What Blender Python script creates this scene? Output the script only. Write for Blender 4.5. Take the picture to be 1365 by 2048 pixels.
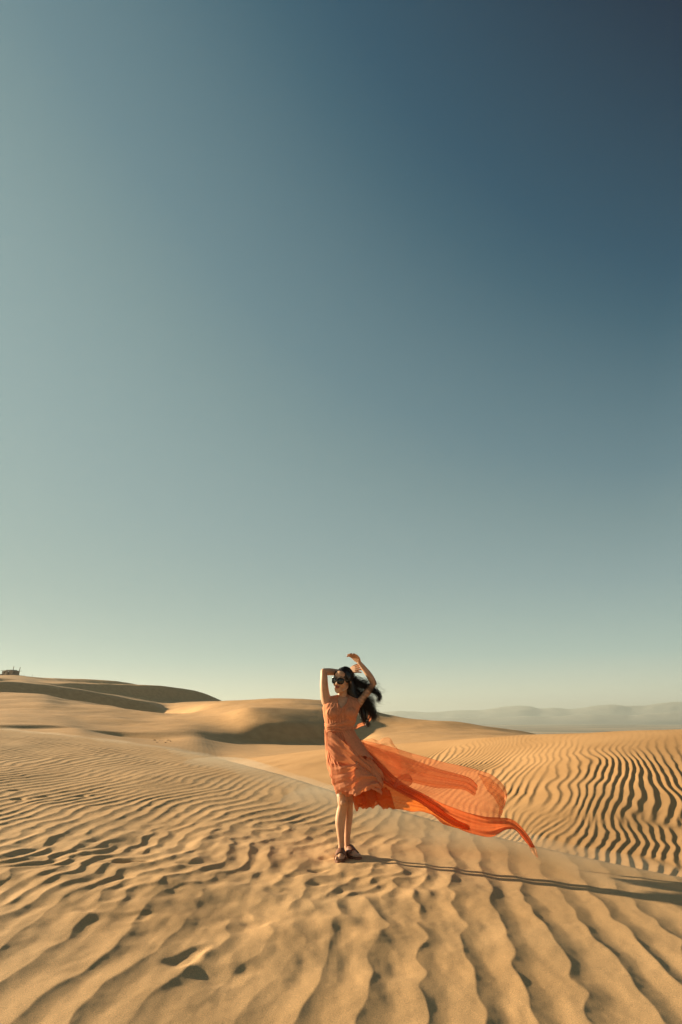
import bpy, bmesh, math, random
import numpy as np
from mathutils import Vector, Matrix

for o in list(bpy.data.objects):
    bpy.data.objects.remove(o)
scene = bpy.context.scene
C = scene.collection
R = math.radians
rng = np.random.default_rng(7)
random.seed(7)

# ------------------------------------------------------------------ camera
CZ = 1.44                       # camera height above the sand
FPX = 2048 * 24 / 36.0          # focal length in photo pixels
PITCH = math.atan(416 / FPX)    # tilted up
cam_d = bpy.data.cameras.new('camera')
cam = bpy.data.objects.new('camera', cam_d)
C.objects.link(cam)
cam.location = (0, 0, CZ)
cam.rotation_euler = (math.pi / 2 + PITCH, 0, 0)
cam_d.sensor_fit = 'VERTICAL'
cam_d.sensor_height = 36
cam_d.sensor_width = 24
cam_d.lens = 24
cam_d.clip_start = 0.05
cam_d.clip_end = 60000
scene.camera = cam

# ------------------------------------------------------------------ sky, sun, exposure
SUN_EL, SUN_BACK = 14.0, 20.0   # elevation; degrees behind the picture plane, sun on the left
sdir = Vector((-math.cos(R(SUN_EL)) * math.cos(R(SUN_BACK)),
               math.cos(R(SUN_EL)) * math.sin(R(SUN_BACK)), math.sin(R(SUN_EL))))
world = bpy.data.worlds.new("World")
scene.world = world
world.use_nodes = True
wn = world.node_tree
wn.nodes.clear()
w_out = wn.nodes.new('ShaderNodeOutputWorld')
w_bg = wn.nodes.new('ShaderNodeBackground')
EXPOSURE = 1.45
def wmath(op, a, b=None, clamp=False):
    n = wn.nodes.new('ShaderNodeMath'); n.operation = op; n.use_clamp = clamp
    for i, v in enumerate((a, b)):
        if v is None: continue
        if isinstance(v, (int, float)): n.inputs[i].default_value = v
        else: wn.links.new(v, n.inputs[i])
    return n.outputs[0]
w_tc = wn.nodes.new('ShaderNodeTexCoord')
w_nrm = wn.nodes.new('ShaderNodeVectorMath'); w_nrm.operation = 'NORMALIZE'
wn.links.new(w_tc.outputs['Generated'], w_nrm.inputs[0])
w_dot = wn.nodes.new('ShaderNodeVectorMath'); w_dot.operation = 'DOT_PRODUCT'
wn.links.new(w_nrm.outputs[0], w_dot.inputs[0]); w_dot.inputs[1].default_value = sdir
w_sep = wn.nodes.new('ShaderNodeSeparateXYZ'); wn.links.new(w_nrm.outputs[0], w_sep.inputs[0])
# clear polarised desert sky: pale at the horizon, darkest in the band square to the sun, brighter round the sun
zz_ = wmath('MAXIMUM', w_sep.outputs[2], 0.0)
dt_ = w_dot.outputs['Value']
db_ = wmath('MAXIMUM', dt_, wmath('MULTIPLY', dt_, -0.5))
slope_ = wmath('ADD', wmath('MULTIPLY', zz_, 0.942), -0.112)
base_ = wmath('SUBTRACT', 0.79, wmath('ADD', wmath('MULTIPLY', zz_, 0.768), wmath('MULTIPLY', wmath('MULTIPLY', zz_, zz_), 0.152)))
val_ = wmath('ADD', base_, wmath('MULTIPLY', db_, slope_))
val_ = wmath('ADD', val_, wmath('MULTIPLY', wmath('POWER', wmath('SUBTRACT', 1.0, zz_), 16.0), 0.27))
val_ = wmath('ADD', val_, wmath('MULTIPLY', wmath('POWER', wmath('MAXIMUM', dt_, 0.0), 24.0), 0.12), clamp=True)
w_ramp = wn.nodes.new('ShaderNodeValToRGB')
SKY = [(0.10, (0, 26, 55)), (0.327, (40, 83, 106)), (0.38, (57, 97, 116)), (0.53, (102, 134, 145)), (0.58, (119, 148, 154)), (0.655, (140, 167, 170)), (0.78, (174, 199, 191)), (0.90, (222, 231, 208)), (1.0, (252, 250, 228))]
def lin(c): return tuple((v / 255 / 12.92) if v / 255 <= 0.04045 else ((v / 255 + 0.055) / 1.055) ** 2.4 for v in c)
cr_ = w_ramp.color_ramp
while len(cr_.elements) < len(SKY): cr_.elements.new(0.5)
for e_, (p_, c_) in zip(cr_.elements, SKY):
    e_.position = p_
for e_, (p_, c_) in zip(cr_.elements, SKY):
    e_.position = p_; e_.color = (*lin(c_), 1)
wn.links.new(val_, w_ramp.inputs[0])
wn.links.new(w_ramp.outputs[0], w_bg.inputs['Color'])
w_bg.inputs['Strength'].default_value = 0.93 * 2 ** -EXPOSURE
wn.links.new(w_bg.outputs[0], w_out.inputs['Surface'])
world.cycles.sampling_method = 'MANUAL'; world.cycles.sample_map_resolution = 512

sun_d = bpy.data.lights.new('sun', 'SUN')
sun_d.energy = 4.6
sun_d.angle = R(0.9)
sun_d.color = (1.0, 0.835, 0.56)
sun = bpy.data.objects.new('sun', sun_d)
C.objects.link(sun)
sun.rotation_euler = sdir.to_track_quat('Z', 'Y').to_euler()
sun.location = (-30, 10, 20)

vs = scene.view_settings
scene.display_settings.display_device = 'sRGB'
vs.view_transform = 'Standard'
vs.look = 'None'
vs.gamma = 1.0
vs.use_curve_mapping = False
vs.exposure = EXPOSURE
scene.cycles.use_denoising = True
scene.cycles.volume_bounces = 0
scene.cycles.transparent_max_bounces = 24
scene.cycles.max_bounces = 6

# ------------------------------------------------------------------ helpers
def P(px, py, y):
    """a point at depth y on the sight line of photo pixel (px, py)"""
    u, v = px - 682.5, 1024.0 - py
    cp, sp = math.cos(PITCH), math.sin(PITCH)
    d = (u, FPX * cp - v * sp, FPX * sp + v * cp)
    t = y / d[1]
    return Vector((d[0] * t, y, CZ + d[2] * t))

def azim(px, py=1440):
    v = P(px, py, 1.0)
    return v.x

def elev(py):
    """height per metre of depth for photo row py"""
    return P(682.5, py, 1.0).z - CZ

def mesh_obj(name, verts, faces, mat=None, parent=None, smooth=True):
    me = bpy.data.meshes.new(name)
    me.from_pydata([tuple(v) for v in verts], [], [tuple(f) for f in faces])
    if smooth:
        me.polygons.foreach_set('use_smooth', [True] * len(me.polygons))
    me.update()
    o = bpy.data.objects.new(name, me)
    C.objects.link(o)
    if mat: me.materials.append(mat)
    if parent: o.parent = parent
    return o

def grid_obj(name, X, Y, Z, mat, keep=None):
    ny, nx = X.shape
    co = np.stack([X, Y, Z], -1).reshape(-1, 3).astype(np.float32)
    idx = np.arange(ny * nx).reshape(ny, nx)
    q = np.stack([idx[:-1, :-1], idx[:-1, 1:], idx[1:, 1:], idx[1:, :-1]], -1)
    if keep is not None:
        q = q[keep]
    q = q.reshape(-1, 4)
    if keep is not None:
        used = np.unique(q)
        remap = np.full(ny * nx, -1, np.int64); remap[used] = np.arange(len(used))
        co = co[used]; q = remap[q]
    me = bpy.data.meshes.new(name)
    me.vertices.add(len(co)); me.vertices.foreach_set('co', co.ravel())
    me.loops.add(q.size); me.loops.foreach_set('vertex_index', q.ravel().astype(np.int32))
    me.polygons.add(len(q)); me.polygons.foreach_set('loop_start', np.arange(0, q.size, 4, dtype=np.int32))
    me.polygons.foreach_set('use_smooth', np.ones(len(q), dtype=bool))
    me.update(calc_edges=True)
    me.materials.append(mat)
    o = bpy.data.objects.new(name, me)
    C.objects.link(o)
    return o

def tag(o, label=None, cat=None, group=None, kind=None):
    if label: o['label'] = label
    if cat: o['category'] = cat
    if group: o['group'] = group
    if kind: o['kind'] = kind
    return o

def empty(name, loc, rz=0.0):
    o = bpy.data.objects.new(name, None)
    C.objects.link(o)
    o.location = loc; o.rotation_euler = (0, 0, rz)
    o.empty_display_size = 0.2
    return o

def new_mat(name):
    m = bpy.data.materials.new(name); m.use_nodes = True
    return m, m.node_tree, m.node_tree.nodes['Principled BSDF']

# ------------------------------------------------------------------ sand materials
def sand_mat(name, grain=1.0, ripple=None, gs=170.0, base=(0.63, 0.356, 0.156), dark=(0.53, 0.286, 0.116)):
    m, nt, bs = new_mat(name)
    L = nt.links; N = nt.nodes
    tc = N.new('ShaderNodeTexCoord')
    n1 = N.new('ShaderNodeTexNoise'); n1.inputs['Scale'].default_value = 0.9; n1.inputs['Detail'].default_value = 6
    L.new(tc.outputs['Object'], n1.inputs['Vector'])
    n2 = N.new('ShaderNodeTexNoise'); n2.inputs['Scale'].default_value = gs; n2.inputs['Detail'].default_value = 3
    n2.inputs['Roughness'].default_value = 0.8
    L.new(tc.outputs['Object'], n2.inputs['Vector'])
    r1 = N.new('ShaderNodeValToRGB')
    r1.color_ramp.elements[0].position = 0.3; r1.color_ramp.elements[0].color = (*dark, 1)
    r1.color_ramp.elements[1].position = 0.7; r1.color_ramp.elements[1].color = (*base, 1)
    L.new(n1.outputs[0], r1.inputs[0])
    mr = N.new('ShaderNodeMapRange')
    mr.inputs['From Min'].default_value = 0.3; mr.inputs['From Max'].default_value = 0.7
    mr.inputs['To Min'].default_value = 1 - 0.42 * grain; mr.inputs['To Max'].default_value = 1 + 0.42 * grain
    L.new(n2.outputs[0], mr.inputs[0])
    mx = N.new('ShaderNodeVectorMath'); mx.operation = 'SCALE'
    L.new(r1.outputs[0], mx.inputs[0]); L.new(mr.outputs[0], mx.inputs['Scale'])
    L.new(mx.outputs[0], bs.inputs['Base Color'])
    bs.inputs['Roughness'].default_value = 0.9
    bs.inputs['Specular IOR Level'].default_value = 0.25
    bmp = N.new('ShaderNodeBump'); bmp.inputs['Strength'].default_value = 0.35 * grain
    bmp.inputs['Distance'].default_value = 0.004
    L.new(n2.outputs[0], bmp.inputs['Height'])
    last = bmp
    if ripple:
        ang, lam, dist, st = ripple
        mp = N.new('ShaderNodeMapping'); mp.inputs['Rotation'].default_value = (0, 0, ang)
        L.new(tc.outputs['Object'], mp.inputs['Vector'])
        wv = N.new('ShaderNodeTexWave'); wv.wave_type = 'BANDS'; wv.bands_direction = 'X'; wv.wave_profile = 'SIN'
        wv.inputs['Scale'].default_value = 0.314 / lam
        wv.inputs['Distortion'].default_value = 5; wv.inputs['Detail'].default_value = 2
        wv.inputs['Detail Scale'].default_value = 0.25
        L.new(mp.outputs[0], wv.inputs['Vector'])
        b2 = N.new('ShaderNodeBump'); b2.inputs['Strength'].default_value = st
        b2.inputs['Distance'].default_value = dist
        L.new(wv.outputs['Fac'], b2.inputs['Height'])
        L.new(bmp.outputs[0], b2.inputs['Normal'])
        last = b2
    L.new(last.outputs[0], bs.inputs['Normal'])
    return m

M_near = sand_mat('sand_near', grain=1.25, gs=210.0, base=(0.64, 0.386, 0.186), dark=(0.56, 0.322, 0.143))
M_mid = sand_mat('sand_rippled', grain=0.9, base=(0.59, 0.328, 0.141), dark=(0.50, 0.268, 0.107))  # base darkened to carry the shade of a slope tilted off the sun
M_far = sand_mat('sand_far', grain=0.6, ripple=(-0.2, 0.35, 0.008, 0.25))

# ------------------------------------------------------------------ noise tools
def spectral(n, cell, seed, fx, fy, bw_par, bw_perp):
    """complex band-pass noise around frequency (fx, fy) cycles/m on an n*n tile"""
    g = np.random.default_rng(seed)
    w = np.fft.fft2(g.standard_normal((n, n)) + 1j * g.standard_normal((n, n)))
    f = np.fft.fftfreq(n, cell)
    FX, FY = np.meshgrid(f, f)
    f0 = math.hypot(fx, fy); ux, uy = fx / f0, fy / f0
    a = FX * ux + FY * uy - f0
    b = -FX * uy + FY * ux
    H = np.exp(-0.5 * (a / bw_par) ** 2 - 0.5 * (b / bw_perp) ** 2)
    z = np.fft.ifft2(w * H)
    return (z / np.sqrt((np.abs(z) ** 2).mean())).astype(np.complex64)

def lownoise(n, cell, seed, lam, slope=2.2):
    g = np.random.default_rng(seed)
    w = np.fft.fft2(g.standard_normal((n, n)))
    f = np.fft.fftfreq(n, cell)
    FX, FY = np.meshgrid(f, f)
    k = np.hypot(FX, FY)
    H = np.exp(-0.5 * (k * lam) ** 2) if slope == 0 else 1.0 / (1 + (k * lam) ** slope)
    H[0, 0] = 0
    z = np.fft.ifft2(w * H).real
    return (z / z.std()).astype(np.float32)

def samp(tile, cell, x, y):
    n = tile.shape[0]
    u = (x / cell) % n; v = (y / cell) % n
    i = np.floor(u).astype(np.int64); j = np.floor(v).astype(np.int64)
    fu = (u - i).astype(np.float32); fv = (v - j).astype(np.float32)
    i %= n; j %= n
    i1 = (i + 1) % n; j1 = (j + 1) % n
    return (tile[j, i] * (1 - fu) * (1 - fv) + tile[j, i1] * fu * (1 - fv)
            + tile[j1, i] * (1 - fu) * fv + tile[j1, i1] * fu * fv)

def sstep(a, b, x):
    t = np.clip((x - a) / (b - a), 0, 1)
    return t * t * (3 - 2 * t)

def ripple_profile(z, w=0.70, lee=1.7):
    """wind ripple: long even rise downwind, crisp crest, lee face steep at the top and easing into the trough"""
    s = (np.angle(z) / (2 * np.pi)) % 1.0
    up = s / w
    dn = np.clip((s - w) / (1 - w), 0, 1)
    h = np.where(s < w, 0.75 * up ** 1.25 + 0.25 * (0.5 - 0.5 * np.cos(np.pi * up)), (1 - dn) ** lee)
    amp = np.clip(np.abs(z) * 1.6 + 0.1, 0, 1)
    return h * amp + 0.4 * (1 - amp)

def rbf(pts, vals, smooth=1e-3):
    p = np.array(pts, float); v = np.array(vals, float); n = len(p)
    d = np.hypot(p[:, None, 0] - p[None, :, 0], p[:, None, 1] - p[None, :, 1])
    K = np.where(d > 0, d * d * np.log(d + 1e-12), 0) + smooth * np.eye(n)
    Q = np.c_[np.ones(n), p]
    A = np.block([[K, Q], [Q.T, np.zeros((3, 3))]])
    c = np.linalg.solve(A, np.r_[v, 0, 0, 0])
    def f(x, y):
        out = c[n] + c[n + 1] * x + c[n + 2] * y
        for i in range(n):
            dd = (x - p[i, 0]) ** 2 + (y - p[i, 1]) ** 2 + 1e-9
            out = out + c[i] * 0.5 * dd * np.log(dd)
        return out
    return f

def softmax2(a, b, k):
    return 0.5 * (a + b + np.sqrt((a - b) ** 2 + k * k)) 
# ------------------------------------------------------------------ terrain
SA, SB = -0.04, 0.04
def A_plane(x, y): return SA * x + SB * y

def hitA(px, py):
    a = P(px, py, 1.0); e = a.z - CZ
    y = CZ / (SA * a.x * -1 * -1 + SB - e) if False else CZ / (SB + SA * a.x - e)
    return a.x * y, y
crestA_px = [(0, 1458), (160, 1474), (320, 1495), (440, 1519), (560, 1552), (700, 1598), (850, 1640), (1000, 1681), (1180, 1722), (1365, 1760)]
cA = [(-60, 30), (-30, 26.5), (-16, 23)] + [hitA(*p) for p in crestA_px] + [(4.6, 5.6), (8, 3.6), (16, 0), (60, -16)]
cAx = np.array([p[0] for p in cA]); cAy = np.array([p[1] for p in cA])
crestB = [(1365, 1467, 14.5), (1200, 1469, 15.5), (1100, 1472, 16.5), (1000, 1476, 17.5), (850, 1485, 20), (650, 1499, 24), (480, 1519, 28)]
cB = [P(*p) for p in crestB]
cBp = [(-80, 52), (-12, 33)] + [(v.x, v.y) for v in cB][::-1] + [(10, 13.0), (20, 10.5), (80, 2)]
cBx = np.array([p[0] for p in cBp]); cBy = np.array([p[1] for p in cBp])
ctlB = crestB + [(1365, 1775, 8.0), (1365, 1674, 10), (1365, 1557, 12), (1180, 1730, 8.8), (1180, 1600, 11.3), (1180, 1520, 13.3),
                 (1000, 1690, 9.8), (1000, 1600, 12), (1000, 1530, 14.6), (850, 1640, 11.5), (850, 1560, 14.5),
                 (700, 1600, 13.5), (700, 1550, 17.0), (560, 1562, 17.5), (560, 1530, 21.5)]
pB = [P(*c) for c in ctlB]
fB = rbf([(v.x, v.y) for v in pB], [v.z for v in pB], 0.02)

def smooth_interp(x, xs, ys, n=4001):
    """piecewise linear data rounded with a moving average"""
    g = np.linspace(xs[0], xs[-1], n)
    v = np.interp(g, xs, ys)
    return np.interp(x, g, v)

def pchip(x, xs, ys):
    xs = np.asarray(xs, float); ys = np.asarray(ys, float)
    h = np.diff(xs); d = np.diff(ys) / h
    m = np.zeros(len(xs))
    for i in range(1, len(xs) - 1):
        if d[i - 1] * d[i] > 0:
            w1 = 2 * h[i] + h[i - 1]; w2 = h[i] + 2 * h[i - 1]
            m[i] = (w1 + w2) / (w1 / d[i - 1] + w2 / d[i])
    m[0], m[-1] = d[0], d[-1]
    x = np.clip(x, xs[0], xs[-1])
    k = np.clip(np.searchsorted(xs, x, side='right') - 1, 0, len(xs) - 2)
    t = (x - xs[k]) / h[k]
    return ((1 + 2 * t) * (1 - t) ** 2 * ys[k] + t * (1 - t) ** 2 * h[k] * m[k]
            + t * t * (3 - 2 * t) * ys[k + 1] + t * t * (t - 1) * h[k] * m[k + 1])

# far dunes: terrain lines running across the valley, near to far; each as (photo column, row, depth)
PX = [-500, 0, 80, 160, 240, 320, 400, 445, 500, 560, 640, 700, 760, 830, 900, 1000, 1100, 1200, 1365, 1900]
FL = []
def line(*rows):        # rows: (px, py, D)
    FL.append(rows)
#   hidden valley floor behind the near crests
line((-500, 1500, 36), (0, 1490, 36), (240, 1500, 36), (320, 1515, 36), (445, 1524, 36), (560, 1520, 36), (700, 1510, 36), (900, 1500, 36), (1365, 1500, 36), (1900, 1500, 36))
#   foot of the rippled hummock / pale flat
line((-500, 1480, 50), (0, 1470, 50), (160, 1477, 48), (240, 1484, 46), (320, 1494, 44), (400, 1508, 43), (445, 1513, 44), (500, 1510, 46), (560, 1507, 48), (640, 1502, 50), (700, 1499, 50), (760, 1494, 50), (900, 1484, 50), (1000, 1480, 52), (1100, 1478, 54), (1365, 1478, 54), (1900, 1478, 54))
def face(crest, base, slope=0.67):
    """crest line plus the foot of the steep lee face below it; base rows: (px, py) or (px, py, depth)"""
    cx = [c[0] for c in crest]
    out = []
    for b in base:
        if len(b) == 3: out.append(b); continue
        cpy = np.interp(b[0], cx, [c[1] for c in crest]); D = float(np.interp(b[0], cx, [c[2] for c in crest]))
        dz = max(0.0, (elev(cpy) - elev(b[1])) * D)
        out.append((b[0], b[1], D - dz / slope - 0.05))
    FL.append(out); FL.append(crest)

#   low ridge with a shaded strip on the left, hummock in the middle
face([(-500, 1449, 56), (0, 1449, 60), (80, 1448.5, 64), (130, 1450, 66), (160, 1454, 67), (200, 1458, 68), (240, 1461, 69), (320, 1464, 71), (388, 1469, 73), (431, 1475, 75), (475, 1483, 77), (520, 1489, 79), (560, 1490, 80.5), (640, 1489, 84), (700, 1487, 87), (760, 1470, 80), (900, 1467, 78), (1000, 1470, 78), (1100, 1476, 80), (1200, 1482, 80), (1365, 1482, 80), (1900, 1482, 80)],
     [(-500, 1458), (0, 1457.5), (80, 1457.5), (130, 1456), (160, 1458, 64), (200, 1465), (240, 1472), (320, 1480, 67), (388, 1476, 68), (431, 1483, 71), (475, 1490, 73), (520, 1494, 73), (560, 1495, 68), (640, 1493, 70), (700, 1492, 72), (760, 1483, 68), (900, 1477, 66), (1000, 1476, 66), (1100, 1476, 66), (1200, 1480, 66), (1365, 1480, 66), (1900, 1480, 66)])
#   long lit slope, middle
line((-500, 1420, 95), (0, 1420, 97), (160, 1430, 95), (240, 1436, 92), (320, 1446, 86), (400, 1447, 88), (445, 1450, 86), (500, 1452, 83), (560, 1450, 84), (640, 1450, 87.5), (700, 1455, 91), (760, 1455, 96), (830, 1453, 95), (900, 1455, 92), (1000, 1462, 90), (1100, 1474, 90), (1200, 1484, 95), (1365, 1484, 95), (1900, 1484, 95))
#   top edge of lit slope / brink of the central dark face
line((-500, 1384, 150), (0, 1386, 145), (80, 1388, 142), (135, 1399, 138), (200, 1408, 130), (303, 1426, 114), (344, 1432, 102), (404, 1432, 100), (445, 1428, 97), (500, 1419, 92), (560, 1415, 95), (640, 1417, 99), (700, 1427, 102), (760, 1432, 104), (830, 1436.5, 105), (900, 1442, 102), (1000, 1454, 100), (1100, 1472, 104), (1200, 1486, 110), (1365, 1486, 110), (1900, 1486, 110))
#   ridge with the long dark face; further right the top of the central dune
face([(-500, 1358, 150), (0, 1363, 171), (81, 1369, 179), (168, 1379, 186), (222, 1390, 190), (250, 1396, 192), (275, 1399, 193), (303, 1406, 193), (320, 1416, 190), (335, 1426, 180), (370, 1421, 150), (404, 1410, 132), (445, 1402, 127), (500, 1398, 126), (560, 1396, 126), (640, 1398, 130), (700, 1408, 134), (760, 1425, 140), (800, 1434, 140), (900, 1452, 140), (1100, 1478, 140), (1365, 1490, 150), (1900, 1490, 150)],
     [(-500, 1388), (0, 1388), (80, 1390), (135, 1402), (200, 1411), (250, 1421), (303, 1429), (320, 1431), (335, 1432), (370, 1430, 135), (404, 1424, 118), (445, 1416, 114), (500, 1408, 113), (560, 1403, 113), (640, 1406, 118), (700, 1418, 122), (760, 1433, 126), (830, 1440, 125), (900, 1446, 125), (1000, 1462, 125), (1100, 1476, 125), (1365, 1488, 130), (1900, 1488, 130)])
#   long crest with dark face
face([(-500, 1352, 190), (0, 1356.5, 226), (37, 1358.5, 229), (81, 1365, 232), (110, 1366, 235), (148, 1366.5, 239), (233, 1368, 249), (317, 1371, 259), (378, 1378, 268), (418, 1388, 274), (438, 1397, 277), (447, 1404, 278), (500, 1412, 278), (640, 1420, 278), (760, 1440, 278), (900, 1460, 278), (1100, 1480, 278), (1365, 1470, 278), (1900, 1470, 278)],
     [(-500, 1366), (0, 1366), (37, 1362), (81, 1368, 220), (120, 1373, 228), (148, 1380), (233, 1391), (303, 1402.5), (378, 1403), (418, 1403), (438, 1403), (447, 1405), (500, 1413, 260), (640, 1421, 260), (760, 1440, 260), (900, 1460, 260), (1100, 1480, 260), (1365, 1480, 260), (1900, 1480, 260)])
#   skyline
face([(-500, 1346, 330), (0, 1350, 335), (20, 1349.5, 337), (45, 1351, 340), (81, 1355.3, 342), (115, 1356.3, 344), (160, 1356.3, 346), (189, 1357, 348), (243, 1361.5, 352), (276, 1368, 355), (320, 1378, 356), (445, 1410, 356), (640, 1420, 356), (760, 1440, 356), (900, 1460, 356), (1100, 1470, 360), (1365, 1466, 380), (1900, 1466, 380)],
     [(-500, 1350, 300), (0, 1354, 300), (45, 1356, 310), (81, 1361, 315), (115, 1363, 330), (160, 1366), (189, 1368), (243, 1371), (276, 1374), (320, 1379), (445, 1410, 340), (640, 1420, 340), (760, 1440, 340), (900, 1460, 340), (1100, 1475, 340), (1365, 1470, 340), (1900, 1470, 340)])
line((-500, 1380, 460), (0, 1380, 460), (320, 1400, 460), (445, 1420, 460), (640, 1430, 460), (760, 1445, 460), (900, 1470, 460), (1365, 1490, 460), (1900, 1490, 460))

def back_height(a, y):
    """a (ny? 1-D columns), y 1-D rows -> Z[y, a]"""
    fd, fz = [], []
    for rows in FL:
        xs = np.array([azim(r[0], r[1]) for r in rows])
        D = np.array([r[2] for r in rows], float)
        e = np.array([elev(r[1]) for r in rows])
        fd.append(pchip(a, xs, D)); fz.append(pchip(a, xs, e))
    fd = np.array(fd); fe = np.array(fz)
    fd = np.maximum.accumulate(fd + np.arange(len(fd))[:, None] * 1e-3, 0)
    fz = fe * fd + CZ
    Z = np.empty((len(y), len(a)), np.float32)
    ly = y
    for j in range(len(a)):
        Z[:, j] = np.interp(ly, fd[:, j], fz[:, j])
    return Z

def hinge(s, w, m):
    return m * 0.5 * (s + np.sqrt(s * s + w * w)) - m * 0.5 * w * np.exp(-np.abs(s) / (w * 3)) * 0

def A_height(x, y):
    z = A_plane(x, y)
    yc = np.interp(x, cAx, cAy)
    sl = np.interp(x, cAx[1:], np.diff(cAy) / np.diff(cAx))
    s = (y - yc) / np.sqrt(1 + sl * sl)
    # smooth rounding: the brow keeps the plane just before the crest
    s1 = s + 0.0
    z = z - 0.55 * np.where(s1 > 0, np.sqrt(s1 * s1 + 0.16) - 0.4, 0)
    return z, s
def B_height(x, y):
    xb = np.clip(x, -14, 11); yb = np.clip(y, 5, 34)
    z = fB(xb, yb) + (x - xb) * 0.02
    yc = np.interp(x, cBx, cBy)
    s = (y - yc) * 0.8
    z = z - 0.30 * np.where(s > 0, np.sqrt(s * s + 1.0) - 1.0, 0)
    return z, s

# ripple fields
TN, TC = 2048, 0.02
lamA = 0.178
dA = np.array([0.20, 1.0]); dA /= np.hypot(*dA)      # crest direction
nA = np.array([dA[1], -dA[0]])                       # downwind
dB = np.array([0.42, 1.0]); dB /= np.hypot(*dB)
nB = np.array([dB[1], -dB[0]])
f = 1 / 0.3
tA = spectral(TN, TC, 11, nA[0] / lamA, nA[1] / lamA, 0.20, 0.26)
tA2 = spectral(TN, TC, 12, nA[0] / 0.22, nA[1] / 0.22, 0.75, 1.3)
tA3 = spectral(TN, TC, 19, 0.99 / 0.265, -0.10 / 0.265, 0.16, 0.22)
tB = spectral(TN, TC, 13, nB[0] / 0.138, nB[1] / 0.138, 0.26, 0.30)
tB2 = spectral(TN, TC, 14, nB[0] / 0.11, nB[1] / 0.11, 0.4, 0.5)
L1 = lownoise(1024, 0.08, 21, 2.2, 0)
L2 = lownoise(1024, 0.08, 22, 2.2, 0)
L5 = lownoise(1024, 0.04, 25, 0.55, 0)
L6 = lownoise(1024, 0.08, 26, 5.0, 0)
L3 = lownoise(1024, 0.05, 23, 0.9, 3.0)
L7 = lownoise(1024, 0.02, 27, 0.10, 0)
L8 = lownoise(1024, 0.03, 28, 0.22, 0)
L4 = lownoise(1024, 1.0, 24, 25.0, 2.4)

def foot_stamp(x, y, cx, cy, ang, ln, wd, dp):
    """a foot-shaped dent with a pushed-up rim"""
    c, s = math.cos(ang), math.sin(ang)
    u = (x - cx) * c + (y - cy) * s; v = -(x - cx) * s + (y - cy) * c
    wv = wd * (1 - 0.25 * np.sin(u / ln * 2.2))
    ln = ln * 0.78; wv = wv * 0.78
    q = np.sqrt((u / ln) ** 2 + (v / wv) ** 2) + 0.10 * np.sin(u * 31 + v * 17) + 0.22 * samp(L3, 0.05, x * 3.0, y * 3.0) * 0.5
    return dp * 0.8 * (-(1 - sstep(0.1, 1.25, q)) )

PRINTS = []   # px, py, angle (world), half length, half width, depth
for px, py, an, ln, wd, dp in [
        (375, 1912, 1.15, 0.24, 0.10, 0.024), (272, 1831, 0.75, 0.20, 0.11, 0.016), (262, 1719, 0.05, 0.25, 0.08, 0.050),
        (190, 1817, 0.5, 0.16, 0.12, 0.014), (560, 1778, 0.2, 0.13, 0.10, 0.014), (640, 1765, 0.3, 0.12, 0.10, 0.012),
        (590, 1747, 0.1, 0.13, 0.11, 0.011), (520, 1840, 0.3, 0.15, 0.12, 0.012), (350, 1770, 0.3, 0.15, 0.12, 0.012),
        (450, 1945, 0.6, 0.24, 0.16, 0.020), (655, 1712, 0.0, 0.10, 0.06, 0.02), (735, 1735, 0.2, 0.13, 0.11, 0.011),
        (640, 1735, 0.4, 0.12, 0.07, 0.02), (260, 1750, 0.1, 0.14, 0.11, 0.011), (380, 1725, 0.2, 0.14, 0.07, 0.02),
        (35, 1578, 0.2, 0.16, 0.10, 0.035), (45, 1594, 0.1, 0.16, 0.10, 0.03),
        (90, 1590, 0.2, 0.15, 0.10, 0.03), (170, 1590, 0.3, 0.15, 0.10, 0.02), (300, 1700, 0.2, 0.14, 0.11, 0.011),
        (684, 1714, -1.6, 0.19, 0.085, 0.012), (704, 1708, -1.2, 0.19, 0.085, 0.012),
        (165, 1940, 1.0, 0.16, 0.14, 0.010)]:
    PRINTS.append((*hitA(px, py), an, ln, wd, dp))

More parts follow.
